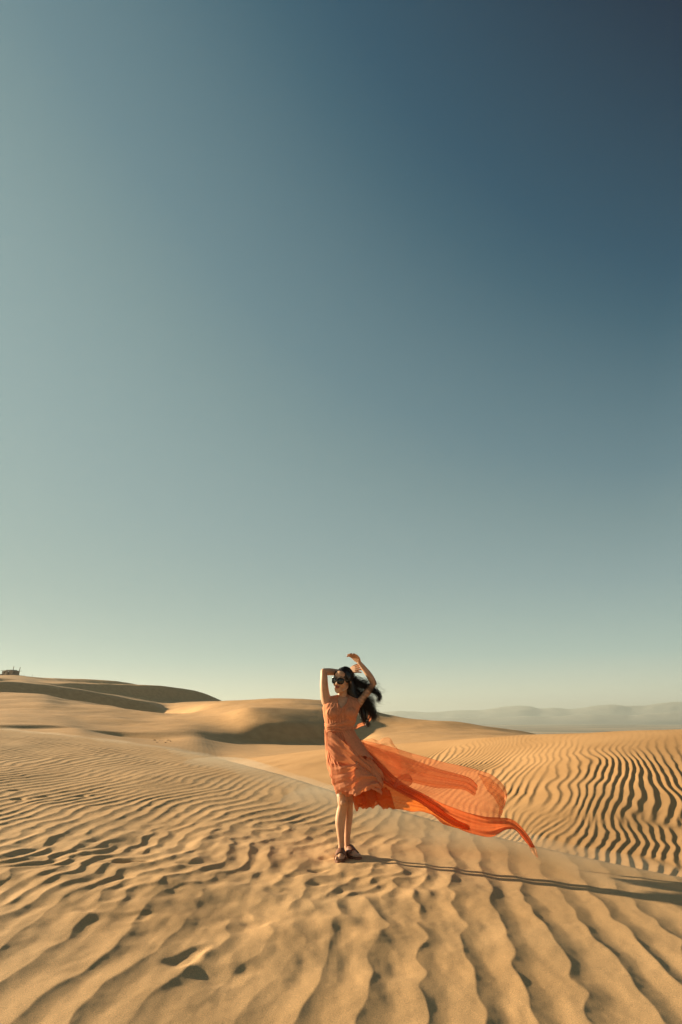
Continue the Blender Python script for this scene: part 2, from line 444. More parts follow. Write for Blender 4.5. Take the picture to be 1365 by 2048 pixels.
def detail_A(x, y, s):
    wx = 0.55 * samp(L1, 0.08, x, y); wy = 0.55 * samp(L2, 0.08, x, y)
    big = samp(L1, 0.08, x * 0.5 + 9, y * 0.5 + 4)
    # direction swings a little across the dune
    z1 = samp(tA, TC, x + 0.05 * wx + 0.016 * samp(L5, 0.04, x, y) + 0.12 * samp(L6, 0.08, x, y), y + wy * 0.3)
    z2 = samp(tA2, TC, x + 0.12 * wx + 3 + 0.03 * samp(L5, 0.04, x, y), y + 0.5 * wy + 5)
    # trampled, scalloped middle against clean ripples at far left and far right
    mess = np.exp(-(((x + 1.0) / 2.3) ** 2 + ((y - 5.6) / 2.4) ** 2))
    mess = np.clip(mess * 1.3 + 0.12 * big, 0, 1)
    w = sstep(0.3, 0.85, mess)
    z3 = samp(tA3, TC, x + 0.04 * wx + 0.02 * samp(L5, 0.04, x + 7, y), y + 0.3 * wy)
    wf = np.maximum(sstep(-0.1, 1.1, x + 0.25 * big - 0.1 * (y - 5)) * (1 - sstep(7.0, 9.5, y)), 1 - sstep(4.0, 5.2, y + 0.3 * big))
    z = (z1 * (1 - w) + z2 * w) * (1 - wf) + z3 * wf
    h = ripple_profile(z, 0.58)
    amp = 0.0080 * (1 + 0.25 * big) * (1 - wf) * (1 + 0.4 * w) + (0.0100 + 0.0034 * sstep(-0.8, 0.4, x)) * wf
    amp = amp * (1 - 0.75 * sstep(-1.8, -0.1, s))            # blown smooth at the brow
    out = amp * (h - 0.4)
    out = out + 0.006 * samp(L3, 0.05, x, y) * (0.4 + w) * (1 - 0.6 * sstep(-2, 0, s))
    out = out + 0.010 * samp(L1, 0.08, x * 0.8 + 3, y * 0.5) * (1 - sstep(-3, 0, s))
    out = out + (0.0005 * samp(L7, 0.02, x, y * 0.8) + 0.0012 * samp(L8, 0.03, x * 1.3, y * 0.5) * (0.3 + w + 0.1 * wf)) * (1 - sstep(10, 14, y)) * (1 - 0.6 * sstep(-2, 0, s))
    for (cx, cy, an, ln, wd, dp) in PRINTS:
        m = (np.abs(x - cx) < 0.6) & (np.abs(y - cy) < 0.6)
        if m.any():
            out[m] += foot_stamp(x[m], y[m], cx, cy, an, ln, wd, dp)
    return out

def detail_B(x, y, s, zrel):
    wx = samp(L1, 0.08, x + 20, y); wy = samp(L2, 0.08, x, y + 20)
    # ripples bend towards the left part of the bowl
    xx = x - 0.035 * np.clip(5.0 - x, 0, 9) * (y - 12)
    zb = samp(tB, TC, xx + 0.02 * wx + 0.013 * samp(L5, 0.04, x, y * 0.7) + 0.08 * samp(L6, 0.08, x, y), y + 0.2 * wy)
    z2 = samp(tB2, TC, xx + 0.02 * wx + 0.011 * samp(L5, 0.04, x, y), y + 0.2 * wy)
    low = 1 - sstep(-0.28, 0.12, zrel + 0.10 * wx)     # finer, broken ripples at the bottom of the bowl
    h = ripple_profile(zb, 0.70, 1.25) * 0.0170 * (1 - low) + ripple_profile(z2, 0.66, 1.25) * 0.0125 * low
    fade = 1 - 0.85 * sstep(-3.5, -0.3, s)
    return h * fade * np.clip(0.86 + 0.22 * samp(L2, 0.08, x * 0.7, y * 0.5 + 3), 0.4, 1.15) * (1 - 0.25 * sstep(16, 24, y))

def terrain(X, Y, a, y, fine=True):
    """X,Y grids in the layout X = a*(Y+3)"""
    return None

def back_on(X, Y):
    """far dunes on arbitrary points: interpolate from the azimuth table"""
    av = (X / np.maximum(Y, 1e-3))
    ai = (np.clip(av, BA[0], BA[-1]) - BA[0]) / (BA[1] - BA[0])
    yi = np.interp(Y, BY, np.arange(len(BY)))
    i = np.clip(ai.astype(int), 0, len(BA) - 2); j = np.clip(yi.astype(int), 0, len(BY) - 2)
    fu = ai - i; fv = yi - j
    return (BZ[j, i] * (1 - fu) * (1 - fv) + BZ[j, i + 1] * fu * (1 - fv) + BZ[j + 1, i] * (1 - fu) * fv + BZ[j + 1, i + 1] * fu * fv)

BA = np.linspace(-1.3, 1.3, 1600)
BY = np.exp(np.linspace(math.log(20), math.log(470), 1500))
BZ = back_height(BA, BY)
# round the joints of the profile slightly (wind-worn)
def smooth_axis(Z, k, axis):
    ker = np.exp(-0.5 * (np.arange(-3 * k, 3 * k + 1) / k) ** 2); ker /= ker.sum()
    pad = [(0, 0), (0, 0)]; pad[axis] = (3 * k, 3 * k)
    Zp = np.pad(Z, pad, mode='edge')
    out = np.zeros_like(Z)
    for i, w in enumerate(ker):
        out += w * (Zp[i:i + Z.shape[0], :] if axis == 0 else Zp[:, i:i + Z.shape[1]])
    return out
BZ = smooth_axis(smooth_axis(BZ, 3, 0), 5, 1)

def height(X, Y, detail=True):
    zA, sA_ = A_height(X, Y)
    zB, sB_ = B_height(X, Y)
    zC = back_on(X, np.maximum(Y, 20.0))
    big = samp(L4, 1.0, X * 1.0, Y * 1.0)
    zC = zC + 0.12 * big * sstep(40, 90, Y)
    zC = zC - 6 * (1 - sstep(20, 36, Y))
    lay = np.stack([zA, zB, zC])
    lay[1] -= 40 * (1 - sstep(3, 7, Y + 0.3 * X)) 
    own = lay.argmax(0)
    z = softmax2(softmax2(zA, lay[1], 0.04), zC, 0.08) - 0.0
    z = np.maximum(z, lay.max(0))
    if detail:
        dA_ = detail_A(X, Y, sA_) * np.where(own == 0, 1, 0) * (1 - sstep(0.0, 1.0, sA_))
        zrel = (zB + 0.0) - 0.55
        dB_ = detail_B(X, Y, sB_, zB - 0.15) * np.where(own == 1, 1, 0) * sstep(0.0, 0.25, lay[1] - zA)
        z = z + dA_ + dB_
    return z, own

# fine sheet
ya = np.exp(np.arange(math.log(2.2 + 1), math.log(26 + 1), 0.0029)) - 1
yb_ = np.exp(np.arange(math.log(ya[-1]), math.log(460), 0.0055))[1:]
yy = np.concatenate([ya, yb_])
ac = np.linspace(-0.52, 0.52, 860)
am = 0.52 + np.cumsum(np.linspace(0.002, 0.02, 42))
aa = np.concatenate([-am[::-1], ac, am])
AA, YY = np.meshgrid(aa, yy)
XX = AA * (YY + 0.6)
ZZ, OWN = height(XX, YY)
print('terrain', ZZ.shape, ZZ.shape[0] * ZZ.shape[1] * 2)
ow = OWN[:-1, :-1]
g1 = grid_obj('foreground_dune', XX, YY, ZZ, M_near, keep=(ow == 0)); tag(g1, kind='structure')
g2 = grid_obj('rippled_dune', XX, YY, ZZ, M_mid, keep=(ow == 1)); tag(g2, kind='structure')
g3 = grid_obj('far_dunes', XX, YY, ZZ, M_far, keep=(ow == 2)); tag(g3, kind='structure')

def ground_z(x, y):
    z, _ = height(np.array([[float(x)]]), np.array([[float(y)]]))
    return float(z[0, 0])

# coarse sand all round (sides and behind the camera), tucked under the fine sheet
PLAIN = -30.0
gx = np.sign(np.linspace(-1, 1, 181)) * (np.abs(np.linspace(-1, 1, 181)) ** 2.2) * 520
gy = np.concatenate([-(np.linspace(1, 0.02, 60) ** 2) * 420, np.linspace(0, 1, 120)[1:] ** 2.0 * 500])
GX, GY = np.meshgrid(gx, gy)
GZ, _ = height(GX, np.maximum(GY, -30), detail=False)
GZ = np.where(GY < -30, np.maximum(GZ, -3), GZ)
in_fine = (GY > 1.2) & (GY < 470) & (np.abs(GX) < (GY + 0.6) * (aa[-1] - 0.03))
GZ = GZ - np.where(in_fine, np.clip(0.12 + 0.02 * np.abs(GY), 0, 4), 0.03)
rr = np.maximum(np.abs(GX) / 500, np.abs(GY) / 430)
GZ = GZ * (1 - sstep(0.55, 1.0, rr)) + (PLAIN - 3) * sstep(0.55, 1.0, rr)
g4 = grid_obj('sand', GX, GY, GZ, M_far); tag(g4, kind='structure')

# desert plain to the horizon
def plain_mat():
    m, nt, bs = new_mat('plain_soil')
    N, L = nt.nodes, nt.links
    tc = N.new('ShaderNodeTexCoord')
    mp = N.new('ShaderNodeMapping'); mp.inputs['Scale'].default_value = (0.0016, 0.004, 1)
    L.new(tc.outputs['Object'], mp.inputs[0])
    n = N.new('ShaderNodeTexNoise'); n.inputs['Scale'].default_value = 1.0; n.inputs['Detail'].default_value = 8
    L.new(mp.outputs[0], n.inputs['Vector'])
    r = N.new('ShaderNodeValToRGB')
    e = r.color_ramp.elements
    e[0].position = 0.40; e[0].color = (0.10, 0.075, 0.045, 1)
    e[1].position = 0.62; e[1].color = (0.42, 0.30, 0.18, 1)
    L.new(n.outputs[0], r.inputs[0]); L.new(r.outputs[0], bs.inputs['Base Color'])
    bs.inputs['Roughness'].default_value = 0.95
    return m
M_plain = plain_mat()
n = 60
px_ = np.sign(np.linspace(-1, 1, n)) * np.abs(np.linspace(-1, 1, n)) ** 1.5 * 11000
PXg, PYg = np.meshgrid(px_, px_)
g5 = grid_obj('desert_plain', PXg, PYg, np.full_like(PXg, PLAIN), M_plain); tag(g5, kind='structure')

# mountains
def mountain_range(name, D, depth, prof, seed, mat, a0, a1, nx=420, ny=40):
    xs = [azim(p[0], p[1]) for p in prof]; es = [elev(p[1]) for p in prof]
    a = np.linspace(a0, a1, nx); t = np.linspace(0, 1, ny)
    Ag, Tg = np.meshgrid(a, t)
    crest = np.interp(a, xs, es) * (D + depth * 0.5) + CZ - PLAIN
    Xg = Ag * (D + depth * Tg); Yg = D + depth * Tg
    tl = lownoise(512, 20.0, seed, 260.0, 2.4)
    nz = samp(tl, 20.0, Xg, Yg)
    env = np.sin(np.pi * Tg) ** 0.8
    Z = crest[None, :] * env * (1 + 0.035 * nz * (1 - np.exp(-((Tg - .5) / .12) ** 2) * 0.6))
    o = grid_obj(name, Xg, Yg, PLAIN - 2 + Z, mat)
    tag(o, kind='structure')
    return o
M_mtn, _nt, _b = new_mat('mountain_rock'); _b.inputs['Base Color'].default_value = (0.36, 0.33, 0.28, 1); _b.inputs['Roughness'].default_value = 0.95  # rock colour lightened and greyed to carry part of the distance haze
prof = [(-900, 1432), (-300, 1428), (200, 1434), (500, 1430), (700, 1426), (795, 1422), (860, 1424), (905, 1421), (960, 1420), (1000, 1415), (1033, 1411), (1058, 1412), (1079, 1417),
        (1110, 1415), (1140, 1418), (1165, 1416), (1198, 1410), (1225, 1409), (1255, 1412), (1290, 1411), (1317, 1407), (1344, 1404), (1380, 1404), (1450, 1409), (1600, 1408), (1750, 1411), (2100, 1408), (2600, 1415)]
mountain_range('mountains', 7600, 1800, prof, 31, M_mtn, -1.0, 1.25)
prof2 = [(-900, 1438), (700, 1438), (980, 1435), (1050, 1431), (1100, 1433), (1180, 1428), (1260, 1430), (1330, 1424), (1400, 1420), (1600, 1425), (2600, 1430)]
mountain_range('foothills', 5200, 900, prof2, 37, M_mtn, 0.05, 1.1, nx=260, ny=24)

# ------------------------------------------------------------------ haze
def haze_box():
    x0, x1, y0, y1, z0, z1 = -11800, 11800, -11800, 11800, PLAIN - 3.5, 234
    v = [(x, y, z) for z in (z0, z1) for y in (y0, y1) for x in (x0, x1)]
    fcs = [(0, 2, 3, 1), (4, 5, 7, 6), (0, 1, 5, 4), (2, 6, 7, 3), (0, 4, 6, 2), (1, 3, 7, 5)]
    m = bpy.data.materials.new('haze_air'); m.use_nodes = True
    nt = m.node_tree; nt.nodes.clear()
    out = nt.nodes.new('ShaderNodeOutputMaterial')
    pv = nt.nodes.new('ShaderNodeVolumePrincipled')
    pv.inputs['Color'].default_value = (0.655, 0.70, 0.655, 1)
    pv.inputs['Density'].default_value = 1.6e-4
    pv.inputs['Anisotropy'].default_value = 0.3
    nt.links.new(pv.outputs[0], out.inputs['Volume'])
    o = mesh_obj('haze', v, fcs, m, smooth=False)
    tag(o, 'pale dusty air over the whole desert', None, kind='stuff')
    return o
haze_box()

# ------------------------------------------------------------------ sand blowing over the brow of the near dune
def blown_sand():
    xs = np.concatenate([np.linspace(-10.5, 4.2, 90)])
    g = np.random.default_rng(3)
    v, f = [], []
    K = 14
    for i, x in enumerate(xs):
        y = float(np.interp(x, cAx, cAy)); t = i / (len(xs) - 1)
        sl = float(np.interp(x, cAx[1:], np.diff(cAy) / np.diff(cAx)))
        nrm = Vector((-sl, 1, 0)).normalized()
        w = (0.75 + 0.25 * math.sin(x * 2.1) + 0.15 * math.sin(x * 5.3)) * 0.9 * math.sin(math.pi * min(1, t * 8, (1 - t) * 8) / 2)
        lf = 0.35 + 0.65 * float(sstep(-4.5, -0.5, x))
        w *= lf
        h = lf * (0.085 + 0.03 * math.sin(x * 3.3 + 1) + 0.015 * math.sin(x * 8.1)) * (1.0 + 0.03 * y)
        c = Vector((x, y, A_plane(x, y))) - nrm * 0.35 * w
        for k in range(K):
            a = 2 * math.pi * k / K
            v.append(c + nrm * (w * math.cos(a)) + Vector((0, 0, h * (math.sin(a) if math.sin(a) > 0 else 0.9 * math.sin(a)) + 0.0)))
    for i in range(len(xs) - 1):
        for k in range(K):
            f.append((i * K + k, i * K + (k + 1) % K, (i + 1) * K + (k + 1) % K, (i + 1) * K + k))
    f.append(tuple(range(K))[::-1]); f.append(tuple((len(xs) - 1) * K + k for k in range(K)))
    m = bpy.data.materials.new('blown_sand_air'); m.use_nodes = True
    nt = m.node_tree; nt.nodes.clear()
    out = nt.nodes.new('ShaderNodeOutputMaterial'); pv = nt.nodes.new('ShaderNodeVolumePrincipled')
    pv.inputs['Color'].default_value = (0.92, 0.86, 0.72, 1); pv.inputs['Density'].default_value = 0.24; pv.inputs['Anisotropy'].default_value = 0.2
    nt.links.new(pv.outputs[0], out.inputs['Volume'])
    bm = bmesh.new()
    o = mesh_obj('blown_sand', v, f, m); bm.from_mesh(o.data); bmesh.ops.recalc_face_normals(bm, faces=bm.faces); bm.to_mesh(o.data); bm.free()
    tag(o, 'thin veil of fine sand blowing over the brow of the near dune', None, kind='stuff')
blown_sand()
# ------------------------------------------------------------------ person
from mathutils.bvhtree import BVHTree
D0 = 6.7
def W(px, py, dy=0.0): return P(px, py, D0 + dy)
ROOT = Vector((P(688, 1715, D0).x, D0, ground_z(P(688, 1715, D0).x, D0)))
person = empty('person', ROOT)
tag(person, 'dark-haired woman in sunglasses and long blowing orange dress, both arms raised over her head', 'person')

def catmull(pts, n):
    pts = [np.array(p, float) for p in pts]
    P_ = [2 * pts[0] - pts[1]] + pts + [2 * pts[-1] - pts[-2]]
    out = []
    for i in range(1, len(P_) - 2):
        for k in range(n):
            t = k / n
            a, b, c, d = P_[i - 1], P_[i], P_[i + 1], P_[i + 2]
            out.append(0.5 * ((2 * b) + (-a + c) * t + (2 * a - 5 * b + 4 * c - d) * t * t + (-a + 3 * b - 3 * c + d) * t ** 3))
    out.append(pts[-1])
    return out

class Geo:
    def __init__(s): s.v, s.f = [], []
    def tube(s, pts, rad, n=14, sub=4, asp=1.0, ref=None, cap=True):
        """tapered tube through pts; asp widens it along ref"""
        rows = catmull([(*p, r) for p, r in zip(pts, rad)], sub) if len(pts) > 1 else []
        c = [Vector(r[:3]) for r in rows]; rr = [max(r[3], 1e-4) for r in rows]
        if cap:
            t0 = (c[0] - c[1]).normalized(); t1 = (c[-1] - c[-2]).normalized()
            pre = [(c[0] + t0 * rr[0] * math.sin(a), rr[0] * math.cos(a)) for a in (1.45, 1.0, 0.5)]
            post = [(c[-1] + t1 * rr[-1] * math.sin(a), rr[-1] * math.cos(a)) for a in (0.5, 1.0, 1.45)]
            c = [p[0] for p in pre] + c + [p[0] for p in post]
            rr = [p[1] for p in pre] + rr + [p[1] for p in post]
        u = Vector(ref) if ref is not None else None
        base = len(s.v)
        pu = None
        for i in range(len(c)):
            t = (c[min(i + 1, len(c) - 1)] - c[max(i - 1, 0)]).normalized()
            a = u if u is not None else (pu if pu is not None else (Vector((1, 0, 0)) if abs(t.x) < 0.8 else Vector((0, 1, 0))))
            e1 = (a - t * a.dot(t)).normalized(); e2 = t.cross(e1)
            pu = e1
            for k in range(n):
                an = 2 * math.pi * k / n
                s.v.append(c[i] + e1 * (math.cos(an) * rr[i] * asp) + e2 * (math.sin(an) * rr[i]))
        for i in range(len(c) - 1):
            for k in range(n):
                s.f.append((base + i * n + k, base + i * n + (k + 1) % n, base + (i + 1) * n + (k + 1) % n, base + (i + 1) * n + k))
        s.f.append(tuple(base + k for k in range(n))[::-1])
        s.f.append(tuple(base + (len(c) - 1) * n + k for k in range(n)))
    def ball(s, ctr, rad, M=None, nu=16, nv=12):
        base = len(s.v)
        rad = Vector(rad) if not isinstance(rad, (int, float)) else Vector((rad,) * 3)
        ctr = Vector(ctr)
        for j in range(nv + 1):
            ph = math.pi * j / nv
            for i in range(nu):
                th = 2 * math.pi * i / nu
                p = ctr + Vector((rad.x * math.sin(ph) * math.cos(th), rad.y * math.sin(ph) * math.sin(th), rad.z * math.cos(ph)))
                s.v.append(M @ p if M else p)
        for j in range(nv):
            for i in range(nu):
                s.f.append((base + j * nu + i, base + (j + 1) * nu + i, base + (j + 1) * nu + (i + 1) % nu, base + j * nu + (i + 1) % nu))
    def sections(s, secs, n=32, power=2.3):
        """stacked horizontal superellipses: (cx, cy, cz, rx, ry)"""
        base = len(s.v)
        for (cx, cy, cz, rx, ry) in secs:
            for k in range(n):
                a = 2 * math.pi * k / n
                ca, sa = math.cos(a), math.sin(a)
                s.v.append(Vector((cx + rx * math.copysign(abs(ca) ** (2 / power), ca), cy + ry * math.copysign(abs(sa) ** (2 / power), sa), cz)))
        for i in range(len(secs) - 1):
            for k in range(n):
                s.f.append((base + i * n + k, base + i * n + (k + 1) % n, base + (i + 1) * n + (k + 1) % n, base + (i + 1) * n + k))
        s.f.append(tuple(base + k for k in range(n))[::-1])
        s.f.append(tuple(base + (len(secs) - 1) * n + k for k in range(n)))
    def local(s, off):
        return [v - off for v in s.v]

def build(geo, name, mat, parent, smooth=True, root=None):
    o = mesh_obj(name, geo.local(ROOT), geo.f, mat, parent, smooth)
    return o

def remeshed(geo, name, mat, parent, voxel, smooth_it=6, fac=0.5):
    tmp = mesh_obj('tmp', geo.local(ROOT), geo.f, mat, None)
    bm = bmesh.new(); bm.from_mesh(tmp.data)
    bmesh.ops.remove_doubles(bm, verts=bm.verts, dist=1e-6)
    bmesh.ops.recalc_face_normals(bm, faces=bm.faces)
    bm.to_mesh(tmp.data); bm.free()
    m = tmp.modifiers.new('r', 'REMESH'); m.mode = 'VOXEL'; m.voxel_size = voxel; m.use_smooth_shade = True
    m2 = tmp.modifiers.new('s', 'SMOOTH'); m2.iterations = smooth_it; m2.factor = fac
    dg = bpy.context.evaluated_depsgraph_get(); dg.update()
    me = bpy.data.meshes.new_from_object(tmp.evaluated_get(dg))
    me.name = name
    me.materials.clear(); me.materials.append(mat)
    me.polygons.foreach_set('use_smooth', [True] * len(me.polygons))
    bpy.data.objects.remove(tmp)
    o = bpy.data.objects.new(name, me); C.objects.link(o); o.parent = parent
    return o

# ---- materials
def skin_mat():
    m, nt, b = new_mat('skin')
    N, L = nt.nodes, nt.links
    tc = N.new('ShaderNodeTexCoord'); n = N.new('ShaderNodeTexNoise'); n.inputs['Scale'].default_value = 18
    L.new(tc.outputs['Object'], n.inputs['Vector'])
    r = N.new('ShaderNodeValToRGB'); e = r.color_ramp.elements
    e[0].position = 0.3; e[0].color = (0.55, 0.29, 0.165, 1); e[1].position = 0.75; e[1].color = (0.65, 0.375, 0.23, 1)
    L.new(n.outputs[0], r.inputs[0]); L.new(r.outputs[0], b.inputs['Base Color'])
    b.inputs['Roughness'].default_value = 0.48
    b.inputs['Subsurface Weight'].default_value = 0.12
    b.inputs['Subsurface Radius'].default_value = (0.012, 0.005, 0.003)
    b.inputs['Subsurface Scale'].default_value = 1.0
    b.inputs['Specular IOR Level'].default_value = 0.4
    return m
M_skin = skin_mat()
def plain(name, col, rough=0.6, spec=0.5, metal=0.0):
    m, nt, b = new_mat(name)
    N, L = nt.nodes, nt.links
    tc = N.new('ShaderNodeTexCoord'); n = N.new('ShaderNodeTexNoise'); n.inputs['Scale'].default_value = 30
    L.new(tc.outputs['Object'], n.inputs['Vector'])
    mr = N.new('ShaderNodeMapRange'); mr.inputs['To Min'].default_value = 0.8; mr.inputs['To Max'].default_value = 1.2
    L.new(n.outputs[0], mr.inputs[0])
    vm = N.new('ShaderNodeVectorMath'); vm.operation = 'SCALE'; vm.inputs[0].default_value = col
    L.new(mr.outputs[0], vm.inputs['Scale']); L.new(vm.outputs[0], b.inputs['Base Color'])
    b.inputs['Roughness'].default_value = rough; b.inputs['Specular IOR Level'].default_value = spec
    b.inputs['Metallic'].default_value = metal
    return m
M_hair = plain('hair_black', (0.011, 0.008, 0.007), 0.34, 0.45)
M_lip = plain('lipstick', (0.34, 0.06, 0.045), 0.35)
M_frame = plain('glasses_black', (0.012, 0.012, 0.013), 0.12, 0.6)
M_lens = plain('lens_dark', (0.018, 0.022, 0.022), 0.08, 0.6)
M_gold = plain('hinge_gold', (0.7, 0.45, 0.15), 0.25, 0.5, 1.0)
M_leather = plain('leather_brown', (0.20, 0.075, 0.035), 0.6)
M_nail = plain('nail', (0.62, 0.33, 0.24), 0.25)

def cloth_mat(name, col, tcol, opacity, edge_op=0.95, trans_mix=0.5, sc=60.0, folds=0.6):
    m = bpy.data.materials.new(name); m.use_nodes = True
    nt = m.node_tree; N, L = nt.nodes, nt.links; N.clear()
    out = N.new('ShaderNodeOutputMaterial')
    d = N.new('ShaderNodeBsdfDiffuse'); t = N.new('ShaderNodeBsdfTranslucent'); tr = N.new('ShaderNodeBsdfTransparent')
    tr.inputs[0].default_value = (1.0, 0.80, 0.66, 1)
    t.inputs[0].default_value = (*tcol, 1)
    tc = N.new('ShaderNodeTexCoord')
    n = N.new('ShaderNodeTexNoise'); n.inputs['Scale'].default_value = sc; n.inputs['Detail'].default_value = 4
    L.new(tc.outputs['Object'], n.inputs['Vector'])
    r = N.new('ShaderNodeValToRGB'); e = r.color_ramp.elements
    e[0].position = 0.25; e[0].color = (*[c * 0.86 for c in col], 1); e[1].position = 0.8; e[1].color = (*[min(c * 1.1, 1) for c in col], 1)
    L.new(n.outputs[0], r.inputs[0]); L.new(r.outputs[0], d.inputs[0])
    mp = N.new('ShaderNodeMapping'); mp.inputs['Scale'].default_value = (22, 22, 5); mp.inputs['Rotation'].default_value = (0, 0.3, 0)
    L.new(tc.outputs['Object'], mp.inputs[0])
    n2 = N.new('ShaderNodeTexNoise'); n2.inputs['Scale'].default_value = 1.0; n2.inputs['Detail'].default_value = 3
    L.new(mp.outputs[0], n2.inputs['Vector'])
    bp = N.new('ShaderNodeBump'); bp.inputs['Strength'].default_value = folds; bp.inputs['Distance'].default_value = 0.012
    L.new(n2.outputs[0], bp.inputs['Height'])
    L.new(bp.outputs[0], d.inputs['Normal']); L.new(bp.outputs[0], t.inputs['Normal'])
    m1 = N.new('ShaderNodeMixShader'); m1.inputs[0].default_value = trans_mix
    L.new(d.outputs[0], m1.inputs[1]); L.new(t.outputs[0], m1.inputs[2])
    if opacity >= 1:
        L.new(m1.outputs[0], out.inputs[0]); return m
    lw = N.new('ShaderNodeLayerWeight'); lw.inputs[0].default_value = 0.35
    mr = N.new('ShaderNodeMapRange'); mr.inputs['From Min'].default_value = 0.0; mr.inputs['From Max'].default_value = 0.8
    mr.inputs['To Min'].default_value = opacity; mr.inputs['To Max'].default_value = edge_op
    L.new(lw.outputs['Facing'], mr.inputs[0])
    m2 = N.new('ShaderNodeMixShader')
    L.new(mr.outputs[0], m2.inputs[0]); L.new(tr.outputs[0], m2.inputs[1]); L.new(m1.outputs[0], m2.inputs[2])
    L.new(m2.outputs[0], out.inputs[0])
    return m
CO = (0.80, 0.34, 0.185); CT = (0.84, 0.28, 0.10)
M_dress = cloth_mat('dress_cloth', CO, CT, 1.0, trans_mix=0.28, folds=0.35)
M_band = cloth_mat('cloth_thick', (0.60, 0.165, 0.07), (0.80, 0.175, 0.05), 0.92, folds=0.3, trans_mix=0.5)
M_sheer = cloth_mat('cloth_sheer', (0.74, 0.27, 0.145), (0.92, 0.33, 0.15), 0.58, 0.95, folds=0.25, trans_mix=0.5)
M_thin = cloth_mat('cloth_thin', (0.66, 0.28, 0.15), (0.90, 0.50, 0.28), 0.30, 0.85, folds=0.25, trans_mix=0.5)
M_glow = cloth_mat('cloth_ruffle', (0.66, 0.19, 0.06), (0.90, 0.22, 0.03), 0.86, trans_mix=0.6)
M_hem_glare = cloth_mat('hem_glare_cloth', (0.74, 0.58, 0.44), (0.8, 0.6, 0.42), 1.0, trans_mix=0.3)  # pale colour stands in for overexposed, sunlit hem cloth

# ---- head frame
HC = W(685.5, 1361.5, 0.0)
HM = Matrix.Translation(HC) @ Matrix.Rotation(R(7), 4, 'Y') @ Matrix.Rotation(R(-28), 4, 'Z') @ Matrix.Rotation(R(3), 4, 'X')
def Hd(x, y, z): return HM @ Vector((x, y, z))

body = Geo(); torso = Geo()
def both(fn, *a, **k):
    getattr(body, fn)(*a, **k); getattr(torso, fn)(*a, **k)

def sec(pxl, pxr, py, dy, ry):
    a, b = W(pxl, py, dy), W(pxr, py, dy)
    return ((a.x + b.x) / 2, a.y, a.z, (b.x - a.x) / 2, ry)
SECS = [(661, 703, 1542, 0.02, 0.095), (658, 709, 1525, 0.02, 0.105), (656, 711, 1507, 0.02, 0.108), (655, 708, 1488, 0.01, 0.100),
        (654, 706, 1472, 0.005, 0.088), (655, 704, 1458, 0.0, 0.082), (652, 708, 1443, 0.0, 0.090), (649, 714, 1428, 0.0, 0.098),
        (648, 718, 1416, 0.005, 0.095), (650, 720, 1408, 0.01, 0.082), (656, 716, 1401, 0.015, 0.066), (668, 704, 1395, 0.02, 0.050)]
both('sections', [sec(*s_) for s_ in SECS])
both('ball', W(666, 1427, -0.068), (0.058, 0.050, 0.056)); both('ball', W(700, 1427, -0.068), (0.056, 0.050, 0.056))
both('ball', W(673, 1524, 0.075), (0.074, 0.070, 0.085)); both('ball', W(696, 1524, 0.075), (0.085, 0.075, 0.09))
# neck
body.tube([W(686, 1402, 0.03), W(686, 1393, 0.025), W(686, 1381, 0.015), Hd(0, 0.03, -0.03)], [0.062, 0.047, 0.044, 0.05], sub=4)
both('tube', [W(660, 1402, 0.02), W(686, 1399, 0.03), W(712, 1402, 0.03)], [0.045, 0.050, 0.043])
# collar bones
body.tube([W(672, 1401, -0.040), W(682, 1403, -0.052)], [0.008, 0.008]); body.tube([W(698, 1402, -0.040), W(690, 1403, -0.052)], [0.008, 0.008])
# legs: her right leg (photo left) carries the weight, the other a little behind
fgx = {}
def foot_ground(v): return ground_z(v.x, v.y)
hipR, hipL = W(677, 1527, 0.02), W(695, 1527, 0.04)
body.tube([hipR, W(680.5, 1555, 0.01), W(685, 1582, -0.01), W(686, 1603, -0.022), W(686, 1612, -0.01), W(682.5, 1630, 0.012), W(681, 1646, 0.015), W(682, 1668, 0.014), W(683, 1688, 0.02), W(683.5, 1700, 0.026)],
          [0.083, 0.072, 0.057, 0.048, 0.044, 0.047, 0.045, 0.034, 0.0275, 0.030], n=18)
body.ball(W(687, 1605, -0.058), (0.026, 0.020, 0.028))
body.tube([hipL, W(696, 1555, 0.045), W(698, 1582, 0.05), W(698, 1603, 0.055), W(698, 1612, 0.07), W(697.5, 1630, 0.095), W(696.5, 1646, 0.10), W(695.5, 1666, 0.105), W(695, 1682, 0.115), W(696, 1695, 0.125)],
          [0.085, 0.074, 0.058, 0.043, 0.039, 0.040, 0.037, 0.029, 0.026, 0.028], n=18)
body.ball(W(700, 1605, 0.022), (0.024, 0.020, 0.026))

